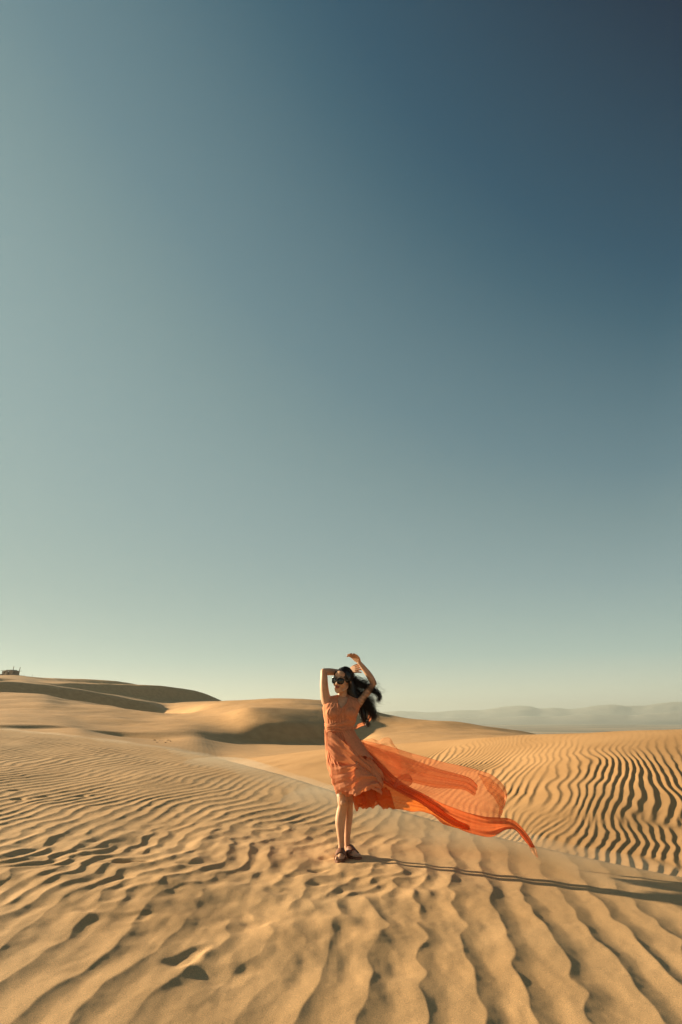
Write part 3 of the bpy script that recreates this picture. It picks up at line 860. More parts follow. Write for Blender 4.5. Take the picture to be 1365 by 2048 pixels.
FEET = []
def foot(ax, ay, yaw, roll_side, ankle):
    """foot on the sand; local -y is the toe direction, turned by yaw"""
    gz = ground_z(ax, ay)
    gtoe = ground_z(ax + math.sin(yaw) * 0.2, ay - math.cos(yaw) * 0.2)
    pitch = math.atan2(gz - gtoe, 0.2)
    M = Matrix.Translation((ax, ay, gz + 0.016)) @ Matrix.Rotation(yaw, 4, 'Z') @ Matrix.Rotation(pitch, 4, 'X')
    L_ = lambda x, y, z: M @ Vector((x, y, z))
    s = roll_side
    body.tube([L_(0, 0.035, 0.030), L_(0, 0.0, 0.036), L_(0, -0.05, 0.040), L_(0.002 * s, -0.10, 0.032), L_(0.004 * s, -0.150, 0.020)], [0.031, 0.033, 0.030, 0.026, 0.018], n=16, asp=1.25, ref=M.to_3x3() @ Vector((1, 0, 0)))
    body.tube([ankle, L_(0, 0.012, 0.05)], [0.029, 0.031])
    body.ball((0, 0.045, 0.022), (0.029, 0.030, 0.024), M)
    body.tube([L_(-0.026, -0.135, 0.014), L_(0.026, -0.135, 0.014)], [0.015, 0.015])
    toes = [(-0.030, 0.062, 0.0130), (-0.012, 0.062, 0.0095), (0.002, 0.056, 0.0088), (0.015, 0.048, 0.0082), (0.027, 0.038, 0.0078)]
    nails = []
    for k, (tx, tl, tr_) in enumerate(toes):
        x = tx * s if s > 0 else -tx
        y0 = -0.135; y1 = y0 - tl
        body.tube([L_(x, y0, 0.014), L_(x, y0 - tl * 0.5, 0.014), L_(x, y1 + tr_, 0.009)], [tr_, tr_ * 0.92, tr_ * 1.0], n=10, sub=3)
        nails.append((M, (x, y1 + tr_ * 0.5, 0.009 + tr_ * 0.75), tr_))
    FEET.append((M, s, nails))
aR, aL = W(683.5, 1700, 0.026), W(696, 1695, 0.125)
foot(W(683, 1708, 0.03).x, D0 + 0.045, R(-4), 1, aR)     # her right foot, big toe on the photo right
foot(W(697, 1703, 0.15).x, D0 + 0.15, R(24), -1, aL)

# arms
elR = W(648.5, 1343.5, 0.0)
body.tube([W(662, 1412, 0.015), W(654, 1403, 0.01), W(650, 1385, 0.0), W(648.5, 1365, -0.005), elR], [0.050, 0.050, 0.043, 0.038, 0.032], n=18)
wrR = W(699, 1343, 0.135)
body.tube([elR, W(660, 1343.5, 0.05), W(676, 1344.5, 0.12), wrR], [0.033, 0.034, 0.030, 0.0215], n=18)
elL = W(747.5, 1366, 0.05)
body.tube([W(706, 1413, 0.02), W(715, 1407, 0.025), W(727, 1394, 0.035), W(738, 1380, 0.045), elL], [0.050, 0.048, 0.040, 0.036, 0.030], n=18)
wrL = W(719, 1325, 0.04)
body.tube([elL, W(741, 1354, 0.045), W(731, 1340, 0.045), wrL], [0.031, 0.032, 0.027, 0.0195], n=18)

def hand(wrist, pdir, side, normal, L, curls, thumb_side, spread=0.12):
    """palm along pdir, fingers fanned along side, curling towards -normal"""
    pd = Vector(pdir).normalized(); sd = Vector(side); sd = (sd - pd * sd.dot(pd)).normalized(); nn = pd.cross(sd).normalized()
    if nn.dot(Vector(normal)) < 0: nn = -nn
    palm_l = 0.45 * L
    for q in (-1, -0.33, 0.33, 1):
        body.tube([wrist, wrist + pd * palm_l * 0.5 + sd * q * 0.021, wrist + pd * palm_l + sd * q * 0.029], [0.014, 0.0125, 0.0105], n=10, sub=3)
    fl = [0.40, 0.46, 0.43, 0.33]
    tips = []
    for i, q in enumerate((-1, -0.33, 0.33, 1)):
        p = wrist + pd * palm_l + sd * q * 0.030
        d = (pd + sd * q * spread).normalized()
        pts = [p - pd * 0.012, p]; rr_ = [0.010, 0.0095]
        seg = fl[i] * L
        ang = 0.0
        for k, (fr, r_) in enumerate(((0.45, 0.0085), (0.30, 0.0078), (0.25, 0.0068))):
            ang += curls[i] * (0.8 if k == 0 else 1.0)
            dd = (d * math.cos(ang) - nn * math.sin(ang)).normalized()
            p = p + dd * seg * fr
            pts.append(p); rr_.append(r_)
        body.tube(pts, rr_, n=9, sub=3); tips.append(p)
    tq = thumb_side
    p0 = wrist + pd * palm_l * 0.25 + sd * tq * 0.022
    d1 = (pd * 0.75 + sd * tq * 0.75 - nn * 0.25).normalized(); d2 = (pd * 0.95 + sd * tq * 0.35 - nn * 0.35).normalized()
    body.tube([wrist + sd * tq * 0.008, p0, p0 + d1 * 0.032, p0 + d1 * 0.032 + d2 * 0.028, p0 + d1 * 0.032 + d2 * 0.05], [0.014, 0.0125, 0.010, 0.009, 0.0072], n=9, sub=3)
    return tips
# her left hand: rises from the wrist, bends over and points to the photo left
kn = W(714.5, 1313, 0.03)
hand(wrL, (kn - wrL) * 1.0 + Vector((-0.045, -0.01, 0.02)), Vector((0.35, -0.65, 0.4)), Vector((0.7, 0.2, 0.9)), 0.165, [0.45, 0.40, 0.42, 0.55], 1, 0.10)
# her right hand: comes out from behind the head and lies against the other forearm
hand(wrR, W(722, 1335, 0.06) - wrR, Vector((0.15, -0.45, -0.9)), Vector((0.0, -1.0, 0.2)), 0.170, [0.15, 0.22, 0.28, 0.38], -1, 0.13)

# head
body.ball((0, 0.020, 0.028), (0.076, 0.096, 0.092), HM, 24, 18)
body.ball((0, -0.030, -0.012), (0.063, 0.062, 0.082), HM, 24, 18)
body.ball((0, -0.048, 0.045), (0.056, 0.044, 0.048), HM)          # forehead
for s in (-1, 1):
    body.ball((0.036 * s, -0.058, -0.030), (0.026, 0.028, 0.030), HM)      # cheek
    body.tube([Hd(0.058 * s, 0.0, -0.045), Hd(0.047 * s, -0.028, -0.078), Hd(0.020 * s, -0.060, -0.100)], [0.015, 0.015, 0.015], n=10)
    body.ball((0.077 * s, 0.012, -0.012), (0.009, 0.020, 0.031), HM)       # ear
body.ball((0, -0.072, -0.104), (0.022, 0.019, 0.016), HM)          # chin
body.ball((0, -0.078, -0.064), (0.030, 0.018, 0.026), HM)          # mouth area
body.ball((0, -0.064, -0.084), (0.036, 0.026, 0.026), HM)
body.tube([Hd(0, -0.088, 0.012), Hd(0, -0.098, -0.008), Hd(0, -0.110, -0.028), Hd(0, -0.109, -0.036)], [0.0075, 0.0085, 0.0105, 0.0095], n=10)
for s in (-1, 1): body.ball((0.011 * s, -0.100, -0.036), (0.0085, 0.010, 0.0075), HM)
for s in (-1, 1): body.tube([Hd(0.010 * s, -0.088, 0.020), Hd(0.030 * s, -0.086, 0.025), Hd(0.050 * s, -0.070, 0.018)], [0.007, 0.008, 0.007], n=8)

body_o = remeshed(body, 'body', M_skin, person, 0.0042, 3, 0.45)

lips = Geo()
lips.tube([Hd(-0.023, -0.090, -0.060), Hd(-0.010, -0.0985, -0.0565), Hd(0, -0.0995, -0.058), Hd(0.010, -0.0985, -0.0565), Hd(0.023, -0.090, -0.060)], [0.001, 0.0042, 0.0040, 0.0042, 0.001], n=8)
lips.tube([Hd(-0.022, -0.090, -0.0615), Hd(-0.010, -0.0975, -0.0665), Hd(0.010, -0.0975, -0.0665), Hd(0.022, -0.090, -0.0615)], [0.001, 0.0050, 0.0050, 0.001], n=8)
build(lips, 'lips', M_lip, person)
for s in (-1, 1):
    br = Geo()
    br.tube([Hd(0.014 * s, -0.0945, 0.026), Hd(0.032 * s, -0.0935, 0.034), Hd(0.052 * s, -0.078, 0.029)], [0.0030, 0.0028, 0.0010], n=6)
    build(br, 'eyebrow', M_hair, person)
    ey = Geo(); ey.ball((0.031 * s, -0.078, 0.004), 0.0118, HM)
    build(ey, 'eye', plain('eye_white', (0.7, 0.66, 0.6), 0.2), person)
    er = Geo()
    er.ball((0.082 * s, 0.008, -0.046), 0.004, HM, 8, 6)
    build(er, 'earring', M_gold, person)

# sunglasses: frame, two lenses, two temples
sg = Geo()
def lens_outline(s, n=28):
    out = []
    for k in range(n):
        a = 2 * math.pi * k / n
        ca, sa = math.cos(a), math.sin(a)
        x = 0.0335 + 0.0290 * math.copysign(abs(ca) ** 0.72, ca)
        z = -0.004 + (0.0250 if sa > 0 else 0.0285) * math.copysign(abs(sa) ** 0.80, sa) + (0.004 * max(ca, 0) if sa > 0 else 0)
        y = -0.111 + 5.5 * x * x
        out.append((s * x, y, z))
    return out
for s in (-1, 1):
    ol = lens_outline(s)
    pts = [Hd(*p) for p in ol] + [Hd(*ol[0]), Hd(*ol[1])]
    sg.tube(pts, [0.0034] * len(pts), n=7, sub=1, cap=False)
sg.tube([Hd(-0.010, -0.111, 0.006), Hd(0, -0.114, 0.008), Hd(0.010, -0.111, 0.006)], [0.0032] * 3, n=8)
glasses = build(sg, 'sunglasses', M_frame, person)
for s in (-1, 1):
    ln = Geo(); ol = lens_outline(s)
    c = Hd(s * 0.0335, -0.1065, -0.004)
    base = [Hd(*p) for p in ol]
    ln.v = [c] + base + [v + (HM.to_3x3() @ Vector((0, 0.002, 0))) for v in base]
    nn_ = len(ol)
    ln.f = [(0, 1 + k, 1 + (k + 1) % nn_) for k in range(nn_)] + [(1 + k, 1 + nn_ + k, 1 + nn_ + (k + 1) % nn_, 1 + (k + 1) % nn_) for k in range(nn_)]
    build(ln, 'lens', M_lens, glasses)
    tp = Geo()
    tp.tube([Hd(s * 0.0635, -0.090, 0.008), Hd(s * 0.072, -0.070, 0.006), Hd(s * 0.0815, -0.03, 0.002), Hd(s * 0.083, 0.01, -0.002)], [0.0045, 0.0045, 0.0035, 0.002], n=8)
    build(tp, 'temple', M_frame, glasses)
    hg = Geo(); hg.ball((s * 0.0725, -0.072, 0.006), (0.003, 0.006, 0.0045), HM, 8, 6)
    build(hg, 'hinge', M_gold, glasses)

# sandals: sole and broad strap
for M, s, nails in FEET:
    so = Geo()
    outl = [(-0.030, 0.070), (0.030, 0.070), (0.036, 0.03), (0.034, -0.03), (0.040, -0.09), (0.046, -0.14), (0.042, -0.185), (0.020, -0.212), (-0.018, -0.216), (-0.044, -0.195), (-0.046, -0.14), (-0.038, -0.08), (-0.030, -0.03), (-0.034, 0.03)]
    m_ = len(outl)
    so.v = [M @ Vector((x * (1 if s > 0 else -1), y, -0.018)) for x, y in outl] + [M @ Vector((x * (1 if s > 0 else -1), y, 0.001)) for x, y in outl]
    so.f = [tuple(range(m_))[::-1], tuple(range(m_, 2 * m_))] + [(k, (k + 1) % m_, m_ + (k + 1) % m_, m_ + k) for k in range(m_)]
    sandal = build(so, 'sandal', M_leather, person, smooth=False)
    st = Geo()
    n_, m2 = 16, 5
    for j in range(m2):
        y = -0.055 - 0.085 * j / (m2 - 1)
        for i in range(n_ + 1):
            a = math.pi * i / n_
            hz = 0.087 - 0.036 * j / (m2 - 1)
            st.v.append(M @ Vector((math.cos(a) * (0.047 + 0.002 * j / 4), y + 0.012 * math.sin(a), -0.004 + hz * math.sin(a) ** 0.8)))
    for j in range(m2 - 1):
        for i in range(n_):
            st.f.append((j * (n_ + 1) + i, j * (n_ + 1) + i + 1, (j + 1) * (n_ + 1) + i + 1, (j + 1) * (n_ + 1) + i))
    so_ = build(st, 'strap', M_leather, sandal)
    md = so_.modifiers.new('thick', 'SOLIDIFY'); md.thickness = 0.003; md.offset = 1
    ng = Geo()
    for (M_, p, tr_) in nails: ng.ball(p, (tr_ * 0.6, tr_ * 0.6, tr_ * 0.3), M_, 8, 5)
    build(ng, 'toenails', M_nail, person)
# ------------------------------------------------------------------ dress
bvh = BVHTree.FromPolygons([tuple(v) for v in torso.v], torso.f)
axis_x = lambda z: 0
ax_pts = sorted([(sec(*s_)[2], sec(*s_)[0], sec(*s_)[1]) for s_ in SECS])
def axis(z):
    zs = [a[0] for a in ax_pts]
    return np.interp(z, zs, [a[1] for a in ax_pts]), np.interp(z, zs, [a[2] for a in ax_pts])
def skin_pt(th, z, off):
    """point on the torso at angle th (0 = photo right, -90 = towards the camera)"""
    cx, cy = axis(z)
    d = Vector((math.cos(th), math.sin(th), 0))
    o = Vector((cx, cy, z)) + d * 0.5
    h = bvh.ray_cast(o, -d, 0.6)
    if h[0] is None: return Vector((cx, cy, z)) + d * (0.03 + off)
    return h[0] + d * off
zpx = lambda py: W(683, py, 0).z
dress = empty('dress', (0, 0, 0)); dress.parent = person

def grid_part(name, rows, mat, parent, closed=False, thick=0.0, subs=0):
    g = Geo(); n = len(rows[0])
    for r in rows: g.v.extend(r)
    for j in range(len(rows) - 1):
        for i in range(n if closed else n - 1):
            g.f.append((j * n + i, j * n + (i + 1) % n, (j + 1) * n + (i + 1) % n, (j + 1) * n + i))
    o = build(g, name, mat, parent)
    if thick:
        md = o.modifiers.new('thick', 'SOLIDIFY'); md.thickness = thick; md.offset = 0
    return o

# bodice: surplice neckline, sleeveless
NTH = 120
def bod_top(th):
    """top edge (photo row) round the body"""
    a = (math.degrees(th) + 360) % 360         # 270 = front
    f = abs(((a - 270 + 180) % 360) - 180)     # 0 front .. 180 back
    sgn = 1 if ((a - 270 + 180) % 360) - 180 > 0 else -1
    xs = [0, 24, 44, 58, 70, 83, 96, 110, 126, 146, 180]
    ys = [1417, 1407, 1394, 1387, 1387, 1398, 1416, 1412, 1396, 1392, 1396]
    return np.interp(f, xs, ys)
rows = []
NR = 34
for j in range(NR + 1):
    t = j / NR
    row = []
    for i in range(NTH):
        th = 2 * math.pi * i / NTH
        py = 1462 + (bod_top(th) - 1462) * t
        front = max(0, -math.sin(th))
        k = 30 if True else 0
        fold = 0.0030 * math.sin(26 * th + 5 * t + 1.2 * math.sin(3 * th)) * (0.35 + front) * (0.4 + 0.6 * math.sin(math.pi * min(1, t * 1.05)))
        fold += 0.0022 * math.sin(47 * th - 9 * t)
        row.append(skin_pt(th, zpx(py), 0.009 + fold))
    rows.append(row)
grid_part('bodice', rows, M_dress, dress, closed=True, thick=0.002)
# crossing edge of the wrap front
ed = Geo()
pts = []
for t in np.linspace(0, 1, 14):
    th = R(270 + 38 - 60 * t); py = 1399 + (1444 - 1399) * t
    pts.append(skin_pt(th, zpx(py), 0.015))
ed.tube(pts, [0.0045] * 14, n=8, sub=2)
pts = []
for t in np.linspace(0, 0.45, 8):
    th = R(270 - 38 + 60 * t); py = 1399 + (1444 - 1399) * t
    pts.append(skin_pt(th, zpx(py), 0.013))
ed.tube(pts, [0.0040] * 8, n=8, sub=2)
build(ed, 'neckline', M_dress, dress)

# sash: crossing bands round the waist
def band(c0, tilt, wd, off, ph, name='sash'):
    rows = []
    for j in range(11):
        v = j / 10 - 0.5
        row = []
        for i in range(NTH):
            th = 2 * math.pi * i / NTH
            py = c0 - tilt * math.cos(th + ph) + v * wd * (0.75 + 0.25 * math.cos(2 * th + ph))
            o_ = off + 0.010 * math.cos(v * math.pi) + 0.0028 * math.sin(v * 17 + 2.5 * math.sin(2 * th + ph)) + 0.002 * math.sin(9 * th + 4 * v)
            row.append(skin_pt(th, zpx(py), o_))
        rows.append(row)
    grid_part(name, rows, M_dress, dress, closed=True, thick=0.002)
band(1449, 7.0, 17, 0.010, 0.15)
band(1455, -4.0, 13, 0.008, 0.3)
band(1462, 1.0, 9, 0.006, 1.2)

# skirt, pressed to the body on the windward (photo left) side, blown out on the other
SK = [(1460, 650, 708, 0.086, 0.0), (1470, 650.5, 713, 0.100, 0.005), (1488, 651, 722, 0.128, 0.01), (1505, 652, 734, 0.145, 0.015), (1520, 653.5, 745, 0.155, 0.02),
      (1535, 656.5, 756, 0.16, 0.02), (1550, 661, 764, 0.16, 0.02), (1565, 666, 768, 0.15, 0.02), (1578, 670.5, 764, 0.14, 0.02), (1590, 674, 752, 0.13, 0.02)]
sk = [[r_[i] for r_ in SK] for i in range(5)]
def hem_row(th):
    a = (math.degrees(th) + 360) % 360     # 180 = photo left, 270 = front, 0 = photo right
    xs = [0, 40, 90, 140, 180, 215, 250, 280, 300, 320, 340, 360]
    ys = [1560, 1590, 1598, 1592, 1587, 1588, 1588, 1588, 1586, 1580, 1566, 1560]
    return np.interp(a, xs, ys)
rows = []; NT2 = 240; NR2 = 60
for j in range(NR2 + 1):
    t = j / NR2
    row = []
    for i in range(NT2):
        th = 2 * math.pi * i / NT2
        hr = hem_row(th) + 3.0 * math.sin(th * 9 + 1.0) * t
        py = 1459 + (hr - 1459) * t
        xl, xr = np.interp(py, sk[0], sk[1]), np.interp(py, sk[0], sk[2])
        ry, dc = np.interp(py, sk[0], sk[3]), np.interp(py, sk[0], sk[4])
        a = W(xl, py, dc); b = W(xr, py, dc)
        cx, rx = (a.x + b.x) / 2, (b.x - a.x) / 2
        ca, sa = math.cos(th), math.sin(th)
        # gathers at the waist that drift down-wind as they fall
        lee = sstep(-0.9, 0.8, ca)
        sh = th - 1.1 * t * (1 if sa < 0 else -1)
        fold = 0.0035 * math.sin(38 * th) * (1 - t) + 0.011 * t ** 0.7 * (0.25 + lee) * math.sin(13 * sh + 1.5 * math.sin(4 * th)) + 0.005 * t * math.sin(29 * sh + 6 * t)
        fold += 0.004 * (1 - lee) * math.sin(60 * (t - 0.55) + 5 * th) * math.exp(-((t - 0.85) / 0.18) ** 2) * 1.6
        p = Vector((cx + (rx + fold) * ca, a.y + (ry + fold * 1.3) * sa, a.z))
        row.append(p)
    rows.append(row)
skirt = grid_part('skirt', rows, M_dress, dress, closed=True, thick=0.0015)

# drape folds lying across the front of the skirt
def sheet(name, top, bot, mat, parent, nu=90, nv=26, amp=0.02, nf=3.0, ph=0.0, hem=0.0, wav=0.0, wf=20, along=0.3, seed=1, sag=0.0):
    """cloth between two edges; folds run lengthwise, edges flutter"""
    tp = catmull([W(*p) for p in top], 12); bt = catmull([W(*p) for p in bot], 12)
    def res(c, n):
        c = np.array(c); s = np.r_[0, np.cumsum(np.linalg.norm(np.diff(c, axis=0), axis=1))]; s /= s[-1]
        g = np.linspace(0, 1, n); return np.stack([np.interp(g, s, c[:, k]) for k in range(3)], 1)
    T, B = res(tp, nu), res(bt, nu)
    g = np.random.default_rng(seed); ph2 = g.uniform(0, 6.28, 6)
    rows = []
    for j in range(nv):
        v = j / (nv - 1); row = []
        for i in range(nu):
            u = i / (nu - 1)
            p = Vector(T[i] * (1 - v) + B[i] * v)
            env = math.sin(math.pi * min(1, u * 1.0 + 0.05)) ** 0.3
            q = nf * v * 2 * math.pi + ph + 1.3 * math.sin(3.1 * u + ph2[0]) + along * math.sin(9 * u + ph2[1])
            dy = amp * (0.35 + 0.65 * u) * (math.sin(q) + 0.45 * math.sin(2.3 * q + ph2[2] + 4 * u)) + amp * 0.6 * math.sin(7 * u + ph2[3])
            dz = -sag * math.sin(math.pi * u) * math.sin(math.pi * v)
            edge = wav * (math.sin(wf * u + ph2[4]) + 0.6 * math.sin(wf * 2.3 * u + ph2[5])) * (abs(v - 0.5) * 2) ** 3
            dz += edge * 0.8
            row.append(p + Vector((0, dy + edge, dz)))
        rows.append(row)
    g_ = Geo(); n = nu
    for r in rows: g_.v.extend(r)
    for j in range(nv - 1):
        for i in range(n - 1):
            g_.f.append((j * n + i, j * n + i + 1, (j + 1) * n + i + 1, (j + 1) * n + i))
    if hem:
        for r in (rows[0], rows[-1]): g_.tube(r[::2], [hem] * len(r[::2]), n=5, sub=1)
        c_ = [r[-1] for r in rows]; g_.tube(c_, [hem] * len(c_), n=5, sub=1)
    return build(g_, name, mat, parent)

# swags over the skirt front (her thigh and hip)
sheet('swag', [(656, 1462, -0.10), (672, 1470, -0.135), (695, 1490, -0.165), (722, 1512, -0.165), (745, 1530, -0.14)],
      [(655, 1500, -0.11), (670, 1520, -0.15), (692, 1528, -0.18), (715, 1540, -0.18), (738, 1552, -0.15)], M_dress, dress, 60, 24, 0.010, 2.0, 0.5, 0.0015, 0.002, 14, seed=3)
sheet('swag', [(660, 1525, -0.125), (678, 1532, -0.17), (700, 1530, -0.185), (716, 1524, -0.18)],
      [(672, 1588, -0.115), (684, 1584, -0.15), (702, 1580, -0.175), (722, 1562, -0.18)], M_dress, dress, 60, 28, 0.008, 3.0, 1.2, 0.0015, 0.003, 16, seed=4)
sheet('swag', [(700, 1540, -0.175), (716, 1538, -0.19), (735, 1545, -0.17), (752, 1552, -0.14)],
      [(698, 1588, -0.16), (715, 1590, -0.185), (736, 1580, -0.175), (760, 1575, -0.14)], M_dress, dress, 50, 24, 0.016, 1.6, 2.2, 0.0015, 0.006, 18, seed=5)
# gathered pleats falling from the waist to the lee side
sheet('pleats', [(682, 1460, -0.095), (690, 1460, -0.095), (700, 1459, -0.08), (707, 1460, -0.05)],
      [(706, 1512, -0.170), (728, 1512, -0.165), (748, 1520, -0.13), (760, 1535, -0.06)], M_dress, dress, 80, 20, 0.0055, 0.3, 0.0, 0.0, 0.004, 40, seed=6)
# ruffles at the hem: thin cloth with the sun behind it
RF = [([(704, 1560, -0.12), (716, 1566, -0.14), (730, 1572, -0.13), (744, 1580, -0.10)], [(707, 1606, -0.05), (714, 1621, -0.10), (726, 1610, -0.13), (738, 1612, -0.09)], 11),
      ([(722, 1562, -0.15), (736, 1562, -0.14), (750, 1570, -0.12), (756, 1582, -0.08)], [(722, 1610, -0.12), (734, 1617, -0.14), (746, 1610, -0.10), (755, 1600, -0.06)], 12),
      ([(710, 1572, -0.05), (722, 1580, -0.05), (736, 1584, -0.04), (752, 1584, -0.03)], [(709, 1612, -0.02), (722, 1614, -0.05), (738, 1616, -0.02), (756, 1610, 0.0)], 13),
      ([(742, 1565, -0.10), (756, 1570, -0.10), (768, 1575, -0.08), (780, 1580, -0.05)], [(752, 1598, -0.06), (762, 1614, -0.08), (774, 1616, -0.05), (790, 1617, -0.02)], 14)]
for a_, b_, sd in RF:
    sheet('ruffle', a_, b_, M_glow, dress, 50, 20, 0.016, 1.3, sd, 0.0014, 0.010, 13, seed=sd)
sheet('swag', [(735, 1512, -0.12), (752, 1528, -0.12), (765, 1545, -0.10), (768, 1560, -0.08)],
      [(722, 1560, -0.17), (738, 1572, -0.16), (752, 1582, -0.13), (764, 1588, -0.09)], M_dress, dress, 50, 24, 0.012, 2.0, 0.3, 0.0015, 0.004, 12, seed=8)
# pale sheet at the windward hem, sun glare put into its colour
sheet('hem_glare', [(671, 1574, -0.02), (676, 1578, -0.10), (683, 1582, -0.11)], [(673.5, 1588, -0.02), (677, 1594, -0.09), (684, 1588, -0.10)], M_hem_glare, dress, 24, 12, 0.004, 1.5, 0, 0.0, 0.002, 9, seed=9)

# trail blown out to the photo right
trail = empty('trail', (0, 0, 0)); trail.parent = dress
sheet('sheer_panel', [(706, 1474, 0.02), (728, 1481, 0.06), (760, 1488, 0.08), (800, 1500, 0.10), (850, 1514, 0.12), (900, 1527, 0.14), (950, 1539, 0.16), (985, 1551, 0.16), (1008, 1571, 0.14), (1015, 1590, 0.12), (1011, 1606, 0.10)],
      [(715, 1500, 0.02), (740, 1528, 0.05), (770, 1556, 0.07), (800, 1574, 0.09), (850, 1592, 0.11), (900, 1614, 0.12), (950, 1632, 0.13), (975, 1636, 0.13), (990, 1636, 0.12), (1000, 1634, 0.11), (1005, 1626, 0.10)],
      M_sheer, trail, 170, 44, 0.014, 1.5, 0.4, 0.0013, 0.003, 14, seed=21)
sheet('inner_panel', [(708, 1479, -0.01), (735, 1488, 0.02), (770, 1500, 0.03), (810, 1514, 0.04), (860, 1532, 0.06), (905, 1545, 0.09), (940, 1556, 0.11), (956, 1572, 0.12)],
      [(716, 1508, -0.02), (742, 1532, 0.0), (775, 1552, 0.02), (812, 1562, 0.03), (860, 1573, 0.05), (905, 1577, 0.08), (930, 1580, 0.10), (949, 1592, 0.10)],
      M_sheer, trail, 120, 36, 0.015, 2.2, 1.7, 0.0012, 0.003, 11, seed=22)
sheet('end_fold', [(955, 1545, 0.10), (978, 1556, 0.11), (998, 1572, 0.10), (1010, 1590, 0.09), (1008, 1608, 0.07)],
      [(975, 1580, 0.11), (985, 1590, 0.11), (993, 1602, 0.10), (1000, 1618, 0.08), (998, 1634, 0.06)],
      M_thin, trail, 60, 26, 0.018, 2.4, 0.2, 0.0016, 0.006, 12, seed=23)
sheet('rolled_band', [(712, 1478, -0.06), (735, 1500, -0.07), (768, 1532, -0.06), (797, 1560, -0.04), (846, 1587, -0.01), (905, 1616, 0.03), (964, 1633, 0.06), (1000, 1635, 0.07), (1020, 1638, 0.07), (1037, 1648, 0.06), (1057, 1671, 0.05), (1070, 1694, 0.04)],
      [(718, 1512, -0.06), (742, 1540, -0.07), (768, 1566, -0.07), (797, 1584, -0.05), (840, 1605, -0.02), (876, 1631, 0.01), (905, 1651, 0.03), (940, 1666, 0.05), (980, 1673, 0.06), (1010, 1660, 0.07), (1030, 1660, 0.06), (1049, 1681, 0.05), (1061, 1695, 0.04)],
      M_band, trail, 180, 34, 0.018, 1.6, 2.4, 0.0014, 0.003, 18, seed=24)
sheet('tip', [(1060, 1688, 0.045), (1068, 1690, 0.045), (1073, 1700, 0.04), (1076, 1714, 0.035)], [(1058, 1692, 0.05), (1063, 1702, 0.045), (1068, 1708, 0.04), (1075, 1715, 0.035)],
      M_thin, trail, 24, 10, 0.008, 1.4, 0.2, 0.001, 0.002, 9, seed=25)
sheet('lower_panel', [(750, 1560, -0.03), (775, 1562, -0.02), (800, 1570, -0.01), (840, 1588, 0.0), (876, 1612, 0.02), (905, 1634, 0.04), (940, 1654, 0.05)],
      [(754, 1604, -0.01), (767, 1614, 0.0), (794, 1618, 0.01), (832, 1622, 0.02), (860, 1628, 0.03), (893, 1649, 0.04), (936, 1661, 0.05)],
      M_glow, trail, 110, 26, 0.020, 2.0, 0.9, 0.0018, 0.006, 16, seed=26)
sheet('light_flap', [(722, 1484, 0.10), (742, 1478, 0.13), (758, 1480, 0.15), (772, 1476, 0.16), (781, 1478, 0.16), (788, 1488, 0.15), (798, 1502, 0.14), (804, 1530, 0.12)],
      [(720, 1500, 0.10), (742, 1506, 0.13), (757, 1514, 0.14), (766, 1520, 0.15), (776, 1528, 0.15), (784, 1538, 0.14), (792, 1546, 0.13), (800, 1554, 0.12)],
      M_thin, trail, 70, 24, 0.014, 1.6, 0.4, 0.0012, 0.006, 17, seed=27)
sheet('folded_flap', [(786, 1572, -0.08), (796, 1556, -0.09), (808, 1548, -0.09), (820, 1550, -0.08), (826, 1562, -0.07)],
      [(792, 1576, -0.07), (802, 1570, -0.08), (810, 1570, -0.08), (818, 1572, -0.08), (824, 1568, -0.07)],
      M_sheer, trail, 40, 14, 0.008, 1.2, 0.4, 0.0014, 0.002, 8, seed=28)
# loop of the wrap flying up behind her back
sheet('tie_loop', [(706, 1456, 0.04), (718, 1448, 0.08), (730, 1443, 0.12), (737, 1434, 0.14), (738, 1422, 0.14), (735, 1411, 0.12), (726, 1408, 0.08)],
      [(708, 1460, 0.04), (722, 1453, 0.09), (735, 1448, 0.13), (743, 1437, 0.15), (744, 1422, 0.15), (739, 1408, 0.12), (728, 1404, 0.08)],
      M_sheer, dress, 60, 10, 0.004, 1.0, 0.1, 0.0012, 0.001, 8, seed=30)

# ------------------------------------------------------------------ hair
hg_ = Geo()
HI = HM.inverted()
# cap: scalp shell with a hairline left open for the face
def cap_r(p):     # local direction -> radius of hair shell
    return p
nu, nv = 64, 40
cap = Geo(); ok = {}
for j in range(nv + 1):
    ph = math.pi * j / nv
    for i in range(nu):
        th = 2 * math.pi * i / nu
        d = Vector((math.sin(ph) * math.cos(th), math.sin(ph) * math.sin(th), math.cos(ph)))
        wob = 1 + 0.012 * math.sin(th * 9 + 3 * ph) + 0.010 * math.sin(th * 23)
        p = Vector((0, 0.022, 0.026)) + Vector((d.x * 0.0865, d.y * 0.1075, d.z * 0.103)) * wob
        ok[(j, i)] = True
        # keep hair off the face
        if p.y < -0.02 and p.z < 0.082 - 1.9 * max(0, abs(p.x) - 0.006) ** 1.0 * 1.0 and p.y < -0.045: ok[(j, i)] = False
        if p.z < -0.015 and p.y < 0.005: ok[(j, i)] = False
        if p.z < -0.06: ok[(j, i)] = False
        cap.v.append(HM @ p)
for j in range(nv):
    for i in range(nu):
        q = [(j, i), (j + 1, i), (j + 1, (i + 1) % nu), (j, (i + 1) % nu)]
        if all(ok[k] for k in q): cap.f.append(tuple(a * nu + b for a, b in q))
